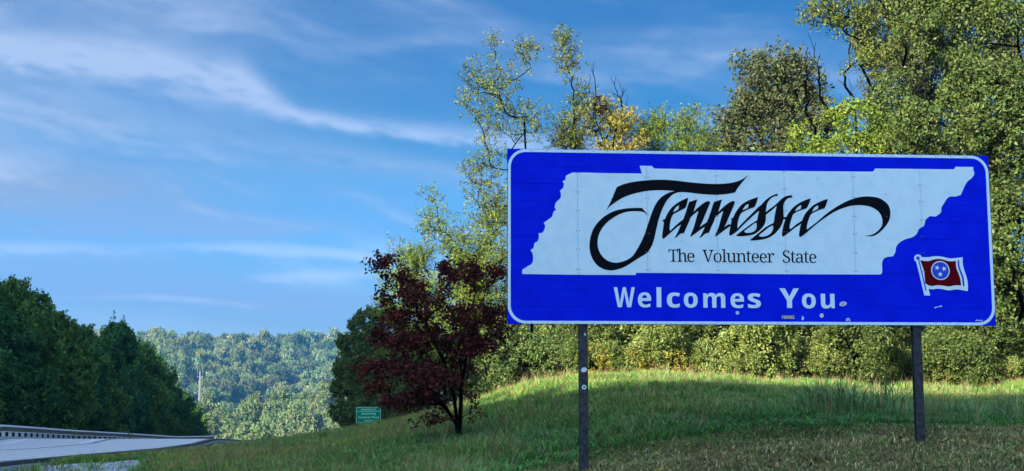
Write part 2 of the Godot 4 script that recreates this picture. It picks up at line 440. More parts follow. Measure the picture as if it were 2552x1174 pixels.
func make_sign() -> void:
	var W := 7.3
	var H := 2.576
	var at := Vector3(-0.067, 2.476, -17.693)
	var sg := thing("welcome_sign", at, 0.0772)
	tag(sg, "large blue roadside sign with a white state outline on two dark posts, \"Tennessee Welcomes You\"", "sign")
	var blue := mottled([Color(0.0, 0.010, 0.62), Color(0.0, 0.013, 0.68), Color(0.0, 0.016, 0.72)], 0.006, 0.42, 11, 0.6)
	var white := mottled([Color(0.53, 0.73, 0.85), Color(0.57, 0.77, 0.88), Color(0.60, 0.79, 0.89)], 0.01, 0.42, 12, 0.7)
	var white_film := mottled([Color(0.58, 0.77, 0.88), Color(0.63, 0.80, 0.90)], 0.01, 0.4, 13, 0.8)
	var black := paint(Color(0.003, 0.004, 0.007), 0.4)
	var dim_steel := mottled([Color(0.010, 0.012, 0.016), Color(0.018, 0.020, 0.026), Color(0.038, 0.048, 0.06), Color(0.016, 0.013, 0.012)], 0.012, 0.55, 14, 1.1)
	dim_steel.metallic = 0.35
	for m in [blue, white, white_film, black]:
		m.metallic_specular = 0.16
		m.roughness = 0.6
	var red := paint(Color(0.10, 0.0, 0.004), 0.6)
	red.metallic_specular = 0.16
	# ten extruded planks with joints between them
	for k in 10:
		var y0 := H * k / 10.0
		var y1 := H * (k + 1) / 10.0
		var b := Soup.new()
		var e := 0.0018
		# face with bevelled long edges
		b.quad(Vector3(0, y0 + e, 0), Vector3(0, y1 - e, 0), Vector3(W, y1 - e, 0), Vector3(W, y0 + e, 0))
		b.quad(Vector3(0, y1 - e, 0), Vector3(0, y1 - 0.0008, -0.004), Vector3(W, y1 - 0.0008, -0.004), Vector3(W, y1 - e, 0))
		b.quad(Vector3(0, y0 + 0.0008, -0.004), Vector3(0, y0 + e, 0), Vector3(W, y0 + e, 0), Vector3(W, y0 + 0.0008, -0.004))
		b.box(Vector3(0, y0 + 0.0008, -0.045), Vector3(W, y1 - 0.0008, -0.004))
		var pl := put("plank", b.mesh(), blue, sg)
		pl.position.z = [0.0, 0.0007, -0.0006, 0.0004, 0.0, -0.0008, 0.0005, -0.0003, 0.0006, 0.0][k]
	# border: a rounded white line just inside the edge
	var outer := PackedVector2Array()
	var inner := PackedVector2Array()
	for c in [[W - 0.27, H - 0.27, 0.0], [0.27, H - 0.27, PI / 2], [0.27, 0.27, PI], [W - 0.27, 0.27, PI * 1.5]]:
		for i in 13:
			var d: Vector2 = Vector2.RIGHT.rotated(c[2] + PI / 2 * i / 12.0)
			outer.append(Vector2(c[0], c[1]) + d * 0.264)
			inner.append(Vector2(c[0], c[1]) + d * 0.222)
	var ring := Soup.new()
	for i in outer.size():
		var j := (i + 1) % outer.size()
		var q := [outer[i], outer[j], inner[j], inner[i]]
		ring.quad(Vector3(q[0].x, q[0].y, 0.0045), Vector3(q[3].x, q[3].y, 0.0045), Vector3(q[2].x, q[2].y, 0.0045), Vector3(q[1].x, q[1].y, 0.0045))
		ring.quad(Vector3(q[0].x, q[0].y, 0), Vector3(q[0].x, q[0].y, 0.0045), Vector3(q[1].x, q[1].y, 0.0045), Vector3(q[1].x, q[1].y, 0))
		ring.quad(Vector3(q[2].x, q[2].y, 0), Vector3(q[2].x, q[2].y, 0.0045), Vector3(q[3].x, q[3].y, 0.0045), Vector3(q[3].x, q[3].y, 0))
	tag(put("border", ring.mesh(), white_film, sg), "rounded white border line")
	# the state, in seven sheets that meet at upright seams
	var seams := [-1.0, 1.034, 2.063, 3.106, 4.135, 5.186, 6.221, 9.0]
	var state := outline("state")
	for k in 7:
		var strip := PackedVector2Array([Vector2(seams[k] + 0.0022, -1), Vector2(seams[k + 1] - 0.0022, -1), Vector2(seams[k + 1] - 0.0022, 4), Vector2(seams[k] + 0.0022, 4)])
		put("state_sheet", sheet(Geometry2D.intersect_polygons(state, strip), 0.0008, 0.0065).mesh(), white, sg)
	# the brush lettering
	var layer := 0
	for key in ["tee", "e_one", "n_one", "n_two", "e_two", "s_one", "s_two", "e_three", "e_four", "spur"]:
		var poly := outline(key)
		if ART.has(key + "_hole"): poly = pierced(poly, outline(key + "_hole"))
		put("letter" if key != "spur" else "letter_spur", sheet([poly], 0.006, 0.0085 + 0.0004 * (layer % 3)).mesh(), black, sg)
		layer += 1
	for w in [["The", 2.365, 2.771], ["Volunteer", 2.875, 3.961], ["State", 4.068, 4.604]]:
		spaced(w[0], "Droid Serif", 400, Vector2(w[1], 0.921), w[2], 0.181, 0.0095, black, sg)
	for l in [["W", 1.556, 1.866, 0.251, 0.543], ["e", 1.909, 2.104, 0.248, 0.470], ["l", 2.186, 2.255, 0.254, 0.546], ["c", 2.338, 2.534, 0.248, 0.470], ["o", 2.589, 2.793, 0.248, 0.470], ["m", 2.877, 3.205, 0.250, 0.468], ["e", 3.284, 3.483, 0.246, 0.465], ["s", 3.543, 3.738, 0.246, 0.466], ["Y", 4.019, 4.313, 0.251, 0.541], ["o", 4.355, 4.561, 0.246, 0.466], ["u", 4.640, 4.847, 0.246, 0.464]]:
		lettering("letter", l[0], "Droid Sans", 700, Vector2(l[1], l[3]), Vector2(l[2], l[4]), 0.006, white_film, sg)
	# the flag
	var flag_blue := paint(Color(0.0, 0.03, 0.55), 0.45)
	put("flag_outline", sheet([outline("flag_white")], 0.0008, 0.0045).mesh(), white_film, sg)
	put("flag_field", sheet([outline("flag_red")], 0.004, 0.0062).mesh(), red, sg)
	put("flag_staff", sheet([outline("flag_pole", false)], 0.004, 0.006).mesh(), flag_blue, sg)
	put("flag_knob", sheet([disc(Vector2(6.141, 1.005), 0.027)], 0.004, 0.0064).mesh(), flag_blue, sg)
	put("flag_bar", sheet([outline("flag_fly")], 0.004, 0.006).mesh(), flag_blue, sg)
	put("flag_ring", sheet([disc(Vector2(6.478, 0.822), 0.142, 40)], 0.006, 0.0075).mesh(), white_film, sg)
	put("flag_disc", sheet([disc(Vector2(6.478, 0.822), 0.127, 40)], 0.007, 0.009).mesh(), flag_blue, sg)
	for s in [[6.428, 0.862, -0.25], [6.534, 0.848, 0.15], [6.472, 0.765, -0.1]]:
		put("flag_star", sheet([star(Vector2(s[0], s[1]), 0.043, s[2])], 0.008, 0.0105).mesh(), white_film, sg)
	# stickers left by passers-by
	var paper := paint(Color(0.6, 0.68, 0.72), 0.5)
	var ink := paint(Color(0.03, 0.07, 0.08), 0.5)
	for s in [[3.384, 0.176, 0.026], [4.647, 0.143, 0.030]]:
		var st := put("sticker", sheet([disc(Vector2(s[0], s[1]), s[2], 16)], 0.0005, 0.003).mesh(), paper, sg)
		tag(st, "small round pale sticker with a dark mark")
		put("sticker_mark", sheet([disc(Vector2(s[0] + 0.005, s[1] - 0.004), s[2] * 0.45, 7, 0.55, -0.7)], 0.002, 0.004).mesh(), ink, st)
	var half := put("sticker", sheet([PackedVector2Array([Vector2(5.013, 0.065), Vector2(5.075, 0.056), Vector2(5.073, 0.09), Vector2(5.052, 0.112), Vector2(5.022, 0.105), Vector2(5.010, 0.085)])], 0.0005, 0.003).mesh(), paper, sg)
	put("sticker_mark", sheet([disc(Vector2(5.046, 0.078), 0.021, 8, 0.5, -0.2)], 0.002, 0.004).mesh(), ink, half)
	var oval := put("sticker", sheet([disc(Vector2(4.974, 0.316), 0.056, 24, 0.58, 0.25)], 0.0005, 0.003).mesh(), paper, sg)
	tag(oval, "white oval sticker lettered HO")
	var ho := lettering("sticker_letters", "HO", "Droid Serif", 700, Vector2(-0.034, -0.017), Vector2(0.034, 0.017), 0.005, ink, oval)
	ho.position = ho.position.rotated(Vector3.BACK, 0.25) + Vector3(4.974, 0.316, 0)
	ho.rotation.z = 0.25
	var name_back := put("sticker", sheet([PackedVector2Array([Vector2(4.046, 0.086), Vector2(4.236, 0.086), Vector2(4.236, 0.144), Vector2(4.046, 0.144)])], 0.0005, 0.003).mesh(), paint(Color(0.05, 0.006, 0.01), 0.5), sg)
	tag(name_back, "dark red strip lettered FERRIS")
	lettering("sticker_letters", "FERRIS", "Droid Sans", 700, Vector2(4.05, 0.092), Vector2(4.231, 0.140), 0.005, paper, name_back)
	var dog := put("sticker", sheet([PackedVector2Array([Vector2(4.341, 0.098), Vector2(4.338, 0.085), Vector2(4.352, 0.082), Vector2(4.358, 0.066), Vector2(4.367, 0.078), Vector2(4.372, 0.092), Vector2(4.386, 0.108), Vector2(4.368, 0.116), Vector2(4.358, 0.138), Vector2(4.350, 0.132), Vector2(4.352, 0.112)])], 0.0005, 0.003).mesh(), paper, sg)
	tag(dog, "torn pale sticker")
	var wr := put("sticker", sheet([PackedVector2Array([Vector2(6.366, 0.262), Vector2(6.378, 0.258), Vector2(6.388, 0.266), Vector2(6.452, 0.281), Vector2(6.470, 0.276), Vector2(6.486, 0.282), Vector2(6.462, 0.288), Vector2(6.484, 0.300), Vector2(6.466, 0.303), Vector2(6.448, 0.291), Vector2(6.384, 0.277), Vector2(6.370, 0.276)])], 0.0005, 0.003).mesh(), paper, sg)
	tag(wr, "pale spanner-shaped sticker")
	var scribble := []
	var at_x := 6.985
	for k in 8:
		var hgt: float = [0.018, 0.026, 0.016, 0.022, 0.014, 0.03, 0.017, 0.02][k]
		scribble.append(PackedVector2Array([Vector2(at_x, 0.068), Vector2(at_x + 0.005, 0.066), Vector2(at_x + 0.013, 0.068 + hgt), Vector2(at_x + 0.007, 0.070 + hgt)]))
		scribble.append(PackedVector2Array([Vector2(at_x + 0.008, 0.070 + hgt * 0.5), Vector2(at_x + 0.017, 0.066), Vector2(at_x + 0.016, 0.073)]))
		at_x += 0.014
	tag(put("paint_scribble", sheet(scribble, 0.0005, 0.0025).mesh(), paper, sg), "small white signature in the lower right corner")
	# rivet heads along the seams
	var rv := Soup.new()
	for k in range(1, 7):
		var y := 0.80
		while y < 2.3:
			for dx in [-0.022, 0.022]:
				rv.v.append_array(sheet([disc(Vector2(seams[k] + dx, y), 0.008, 6)], 0.006, 0.0125).v)
			y += rng.randf_range(0.24, 0.33)
		y = 0.95
		while y < 2.2:
			rv.v.append_array(sheet([disc(Vector2(seams[k] + 0.5, y), 0.0065, 6)], 0.006, 0.0125).v)
			y += rng.randf_range(0.25, 0.36)
	for k in 30:
		for y in [0.022, H - 0.026]:
			rv.v.append_array(sheet([disc(Vector2(0.35 + k * 0.227, y), 0.006, 6)], 0.004, 0.0085).v)
	tag(put("rivet_heads", rv.mesh(), paint(Color(0.12, 0.15, 0.17), 0.5, 0.4), sg), "", "", "", "stuff")
	# posts, stiffeners and brackets behind
	for px in [1.112, 6.108]:
		var wp := sg.transform * Vector3(px, 0, -0.15)
		var foot := height(wp.x, -wp.z) - 2.476 - 0.4
		var s := Soup.new()
		s.box(Vector3(px - 0.064, foot, -0.063), Vector3(px + 0.064, H - 0.08, -0.051))
		s.box(Vector3(px - 0.064, foot, -0.143), Vector3(px + 0.064, H - 0.08, -0.131))
		s.box(Vector3(px - 0.006, foot, -0.131), Vector3(px + 0.006, H - 0.08, -0.063))
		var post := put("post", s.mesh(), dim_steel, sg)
		var plate_ := Soup.new()
		plate_.box(Vector3(px - 0.062, -0.16, -0.051), Vector3(px + 0.062, -0.003, -0.043))
		put("splice_plate", plate_.mesh(), dim_steel, post)
		for b in [[-0.045, -0.13], [0.045, -0.13], [-0.045, -0.05], [0.045, -0.05]]:
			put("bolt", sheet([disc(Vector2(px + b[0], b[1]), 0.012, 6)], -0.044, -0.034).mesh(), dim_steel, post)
	for y in [0.35, 1.29, 2.2]:
		var s := Soup.new()
		s.box(Vector3(0.1, y - 0.04, -0.0505), Vector3(W - 0.1, y + 0.04, -0.0455))
		put("stiffener", s.mesh(), paint(Color(0.25, 0.26, 0.27), 0.5, 0.6), sg)
	for s in [[1.135, -0.143, 0.019, 12], [1.118, -0.655, 0.048, 7], [1.118, -0.905, 0.034, 14]]:
		var st := put("post_sticker", sheet([disc(Vector2(s[0], s[1]), s[2], s[3], 0.75 if s[3] == 7 else 1.0, 0.3)], -0.0425 if s[3] == 12 else -0.052, -0.041 if s[3] == 12 else -0.049).mesh(), paper, sg)
		tag(st, "pale sticker on the left post")
		if s[3] != 7: put("sticker_mark", sheet([disc(Vector2(s[0], s[1]), s[2] * 0.5, 8)], -0.0415 if s[3] == 12 else -0.05, -0.0398 if s[3] == 12 else -0.0478).mesh(), ink, st)

func spaced(text: String, font: String, weight: int, lo: Vector2, right: float, cap: float, z: float, mat: Material, parent: Node3D) -> void:
	var f := SystemFont.new()
	f.font_names = PackedStringArray([font])
	f.font_weight = weight
	var size := 64
	var sc := cap / (0.714 * size * 0.01)
	var widths := []
	var total := 0.0
	for i in text.length():
		var wch := f.get_string_size(text[i], HORIZONTAL_ALIGNMENT_LEFT, -1, size).x * 0.01 * sc
		widths.append(wch)
		total += wch
	var gap := (right - lo.x - total) / maxf(1.0, text.length() - 1.0)
	var x := lo.x
	for i in text.length():
		var t := TextMesh.new()
		t.text = text[i]
		t.font = f
		t.font_size = size
		t.pixel_size = 0.01
		t.depth = 0.02
		t.curve_step = 1.5
		t.horizontal_alignment = HORIZONTAL_ALIGNMENT_LEFT
		var b := t.get_aabb()
		var o := put("small_letter", t, mat, parent)
		o.scale = Vector3(sc, sc, 0.1)
		var low := 0.0
		if text[i] in "eoaSu": low = -0.012 * size * 0.01
		o.position = Vector3(x + (widths[i] - b.size.x * sc) * 0.5 - b.position.x * sc, lo.y + (low - b.position.y) * sc, z - (b.position.z + b.size.z) * 0.1)
		x += widths[i] + gap

# ---------------------------------------------------------------- leaves and trees

const AUTUMN := [Color(0.081, 0.119, 0.016), Color(0.104, 0.132, 0.018), Color(0.063, 0.101, 0.016), Color(0.144, 0.145, 0.020), Color(0.050, 0.084, 0.014), Color(0.090, 0.101, 0.018)]
const GOLD := [Color(0.240, 0.190, 0.020), Color(0.200, 0.190, 0.020), Color(0.270, 0.190, 0.020), Color(0.150, 0.170, 0.020), Color(0.220, 0.150, 0.020), Color(0.170, 0.180, 0.020)]
const OLIVE := [Color(0.043, 0.060, 0.020), Color(0.060, 0.072, 0.023), Color(0.076, 0.093, 0.023), Color(0.043, 0.051, 0.023), Color(0.085, 0.089, 0.027), Color(0.055, 0.060, 0.025)]
const VINE := [Color(0.044, 0.080, 0.015), Color(0.061, 0.096, 0.019), Color(0.080, 0.112, 0.022), Color(0.034, 0.064, 0.015), Color(0.095, 0.108, 0.024), Color(0.053, 0.072, 0.019)]
const VINE_PALE := [Color(0.129, 0.181, 0.037), Color(0.163, 0.196, 0.042), Color(0.095, 0.152, 0.032), Color(0.189, 0.201, 0.042), Color(0.077, 0.122, 0.027), Color(0.146, 0.157, 0.053)]
const LIME := [Color(0.090, 0.152, 0.015), Color(0.109, 0.164, 0.015), Color(0.072, 0.123, 0.015), Color(0.128, 0.156, 0.017), Color(0.061, 0.102, 0.015), Color(0.106, 0.123, 0.020)]
const WOOD_GREEN := [Color(0.035, 0.120, 0.040), Color(0.048, 0.140, 0.042), Color(0.030, 0.105, 0.042), Color(0.060, 0.150, 0.038), Color(0.075, 0.140, 0.035), Color(0.036, 0.110, 0.046)]
const WOOD_FRESH := [Color(0.075, 0.17, 0.04), Color(0.09, 0.19, 0.042), Color(0.06, 0.15, 0.045), Color(0.11, 0.20, 0.04), Color(0.12, 0.18, 0.035), Color(0.065, 0.15, 0.05)]
const DUSK_GREEN := [Color(0.060, 0.110, 0.030), Color(0.080, 0.125, 0.030), Color(0.050, 0.095, 0.030), Color(0.095, 0.135, 0.028), Color(0.060, 0.100, 0.035), Color(0.090, 0.110, 0.030)]
const WINE := [Color(0.061, 0.021, 0.018), Color(0.107, 0.016, 0.021), Color(0.051, 0.025, 0.019), Color(0.087, 0.033, 0.023), Color(0.066, 0.035, 0.023), Color(0.175, 0.021, 0.027), Color(0.046, 0.023, 0.019), Color(0.077, 0.021, 0.019)]
const HILLWOOD := [Color(0.085, 0.145, 0.055), Color(0.12, 0.17, 0.06), Color(0.07, 0.125, 0.05), Color(0.15, 0.165, 0.065), Color(0.095, 0.155, 0.05), Color(0.13, 0.13, 0.07)]

var leaf_mat: StandardMaterial3D
var matte_leaf: StandardMaterial3D
var bark: StandardMaterial3D
var grey_bark: StandardMaterial3D
var dark_bark: StandardMaterial3D
var sprigs := {}                                       # kind > list of triangle soups one unit long

func make_sprig(count: int, length: float, width: float, droop: float, stalk: bool) -> PackedVector3Array:
	var s := Soup.new()
	if stalk:
		s.quad(Vector3(-0.008, 0, 0), Vector3(-0.004, 0.9, 0.03), Vector3(0.004, 0.9, 0.03), Vector3(0.008, 0, 0))
	for k in count:
		var at := Vector3(0, lerpf(0.12, 1.0, (k + 0.5) / count), 0.03)
		var a := k * 2.4 + rng.randf() * 0.8
		var out := Vector3(cos(a), rng.randf_range(-0.1, 0.7) - droop, sin(a)).normalized()
		var l := length * rng.randf_range(0.7, 1.2)
		var side := out.cross(rand_dir()).normalized() * width * l / length * 0.5
		var nrm := side.cross(out).normalized()
		var tip := at + out * l + Vector3(0, -droop * l * 0.3, 0)
		var mid := at + out * l * 0.45 + nrm * width * 0.16
		s.tri(at, mid + side - nrm * width * 0.3, tip)
		s.tri(at, tip, mid - side - nrm * width * 0.3)
	return s.v

func tints(tmpl: PackedVector3Array, stalk: bool, palette: Array, count := 10) -> Array:
	var out := []
	for k in count:
		var base: Color = palette[k % palette.size()]
		var c := PackedColorArray()
		if stalk:
			for i in 6: c.append(Color(0.05, 0.04, 0.03))
		while c.size() < tmpl.size():
			var other: Color = palette[rng.randi() % palette.size()]
			var f := base.lerp(other, 0.35) * rng.randf_range(0.7, 1.3)
			f.a = 1.0
			for i in 6: c.append(f)
		out.append(c)
	return out

func prepare_leaves() -> void:
	for k in [["broad", 7, 0.34, 0.19, 0.25, true], ["small", 9, 0.26, 0.13, 0.1, true], ["drop", 6, 0.42, 0.22, 0.75, true], ["clump", 12, 0.46, 0.30, 0.1, false], ["tuft", 16, 0.42, 0.26, 0.15, false]]:
		var list := []
		for i in 3:
			list.append(make_sprig(k[1], k[2], k[3], k[4], k[5]))
		sprigs[k[0]] = list
	leaf_mat = paint(Color.WHITE, 0.5, 0.0, true)
	leaf_mat.metallic_specular = 0.35
	leaf_mat.backlight_enabled = true
	leaf_mat.backlight = Color(0.4, 0.4, 0.28)
	matte_leaf = paint(Color.WHITE, 0.75, 0.0, true)
	matte_leaf.metallic_specular = 0.15
	matte_leaf.backlight_enabled = true
	matte_leaf.backlight = Color(0.4, 0.4, 0.3)
	bark = mottled([Color(0.05, 0.04, 0.03), Color(0.10, 0.085, 0.065), Color(0.14, 0.125, 0.10)], 0.03, 0.9, 21, 2.0)
	grey_bark = mottled([Color(0.12, 0.11, 0.095), Color(0.20, 0.19, 0.17), Color(0.27, 0.26, 0.23)], 0.03, 0.9, 22, 2.0)
	dark_bark = mottled([Color(0.03, 0.028, 0.026), Color(0.06, 0.055, 0.05), Color(0.09, 0.085, 0.08)], 0.03, 0.9, 23, 2.0)

class Leaves:                                          # one crown's worth of sprigs in one palette
	var list: Array
	var cols := []
	var soup := Soup.new()

func leaves_of(kind: String, palette: Array) -> Leaves:
	var l := Leaves.new()
	l.list = sprigs[kind]
	for t in l.list:
		l.cols.append(tints(t, kind in ["broad", "small", "drop"], palette))
	return l

func sprout(l: Leaves, at: Vector3, up: Vector3, size: float) -> void:
	var k := rng.randi() % l.list.size()
	l.soup.add(l.list[k], frame(up, rng.randf() * TAU, size, at), l.cols[k][rng.randi() % l.cols[k].size()])

func in_blob(b: Array, deep: float, pull := 0.6) -> Vector3:   # b: x, y, z, half width, half height
	var d := rand_dir() * pow(rng.randf(), pull)
	return Vector3(b[0] + d.x * b[3], b[1] + d.y * b[4], b[2] + d.z * b[3] * deep)

# A tree grown towards scattered points: each joins the wood already there by the shortest way, and limbs thicken with what they carry.
func grow(o: Node3D, blobs: Array, n: int, stems: Array, bark_mat: Material, tip_r: float, deep := 1.1, bend := 0.25) -> Array:
	var P: Array[Vector3] = []
	var par := PackedInt32Array()
	var plen := PackedFloat32Array()
	for st: Array in stems:
		var root := -1
		if P.size() and P[0].distance_to(st[0]) < 0.01: root = 0
		for i in st.size():
			if i == 0 and root == 0: continue
			var from: int = (P.size() - 1) if i > 1 or (i == 1 and root < 0) else root
			P.append(st[i])
			par.append(from)
			plen.append(0.0 if from < 0 else plen[from] + P[from].distance_to(st[i]) * 0.4)
	var area := []
	var total := 0.0
	for b in blobs:
		total += pow(b[3] * b[4], 0.75)
		area.append(total)
	var pts: Array[Vector3] = []
	for k in n:
		var r := rng.randf() * total
		var i := 0
		while area[i] < r: i += 1
		pts.append(in_blob(blobs[i], deep, 0.5))
	var root_at: Vector3 = P[0]
	pts.sort_custom(func(a, b): return a.distance_squared_to(root_at) < b.distance_squared_to(root_at))
	var ends := []
	for a in pts:
		var best := 0
		var cost := 1e9
		for j in P.size():
			if j == 0: continue
			var d := a.distance_to(P[j])
			var c := d + bend * plen[j] + (0.6 * maxf(0.0, P[j].y - a.y))
			if c < cost:
				cost = c
				best = j
		var q := P[best]
		var d := a.distance_to(q)
		if d < 0.03: continue
		var grow_dir := (q - P[par[best]]).normalized() if par[best] >= 0 else Vector3.UP
		var mid := q.lerp(a, 0.5) + grow_dir * d * 0.10 + rand_dir() * d * 0.07
		P.append(mid)
		par.append(best)
		plen.append(plen[best] + d * 0.5)
		P.append(a)
		par.append(P.size() - 2)
		plen.append(plen[best] + d)
		ends.append(P.size() - 1)
	var carried_ := PackedFloat32Array()
	carried_.resize(P.size())
	for i in range(P.size() - 1, -1, -1):
		carried_[i] += 1.0
		if par[i] >= 0: carried_[par[i]] += carried_[i]
	var wood := Soup.new()
	for i in P.size():
		if par[i] < 0: continue
		var r1 := tip_r * pow(carried_[i], 0.46)
		var r0 := minf(tip_r * pow(carried_[par[i]], 0.46), r1 * 1.5)
		if par[par[i]] < 0: r0 = r1 * 1.35
		wood.tube(P[par[i]], P[i], r0, r1, 5 if r1 > tip_r * 3.0 else 4)
	put("trunk", wood.mesh(), bark_mat, o)
	var out := []
	for e in ends:
		out.append([P[e], (P[e] - P[par[e]]).normalized()])
		out.append([P[par[e]], (P[e] - P[par[e]]).normalized()])
	return out

func clothe(l: Leaves, spots: Array, per: int, spread_: float, size: float, lift := 0.3) -> void:
	for s in spots:
		for k in per:
			var d := rand_dir()
			sprout(l, s[0] + d * spread_ * pow(rng.randf(), 0.6), s[1] * 0.5 + d * 0.8 + Vector3(0, lift, 0), size * rng.randf_range(0.65, 1.25))

# leaves over the outside of a mass of lobes, in clumps with holes between
func cover(l: Leaves, blobs: Array, per_m2: float, size: float, deep: float, hole := -0.15, freq := 0.9, droop := 0.0) -> void:
	for b in blobs:
		var r := Vector3(b[3], b[4], b[3] * deep)
		var a := 4.0 * PI * pow((pow(r.x * r.y, 1.6) + pow(r.x * r.z, 1.6) + pow(r.y * r.z, 1.6)) / 3.0, 1.0 / 1.6)
		for k in int(a * per_m2):
			var d := rand_dir()
			var c := Vector3(b[0], b[1], b[2])
			var lump := fine.get_noise_3dv((c + d * r) * freq * 10.0)
			if lump < hole + rng.randf_range(-0.14, 0.14): continue
			var q := c + d * r * (0.84 + 0.42 * lump + rng.randf_range(-0.2, 0.1))
			var nrm := Vector3(d.x / r.x, d.y / r.y, d.z / r.z).normalized()
			sprout(l, q, nrm + Vector3(0, 0.25 - droop, 0) + rand_dir() * 0.9, size * rng.randf_range(0.5, 1.45))

func crown(o: Node3D, l: Leaves, mat: Material, called := "crown") -> void:
	put(called, l.soup.mesh(), mat, o)

func shift(blobs: Array, by: Vector3) -> Array:
	var out := []
	for b in blobs: out.append([b[0] - by.x, b[1] - by.y, b[2] - by.z, b[3], b[4]])
	return out

func ground_at(x: float, zd: float) -> Vector3:
	return Vector3(x, height(x, zd), -zd)

# a loose tree: o.s lists lobes in the scene's metres
func loose_tree(called: String, label: String, category: String, foot: Vector3, lobes: Array, n: int, stems: Array, bark_mat: Material, tip: float, kind: String, palette: Array, per: int, spread_: float, size: float, deep := 1.1, bend := 0.25) -> Node3D:
	var o := thing(called, foot)
	tag(o, label, category, "trees at the edge of the thicket")
	var b := shift(lobes, foot)
	var st := []
	for s in stems:
		var line := []
		for p in s: line.append(p - foot)
		st.append(line)
	var spots := grow(o, b, n, st, bark_mat, tip, deep, bend)
	var l := leaves_of(kind, palette)
	clothe(l, spots, per, spread_, size)
	crown(o, l, leaf_mat)
	return o

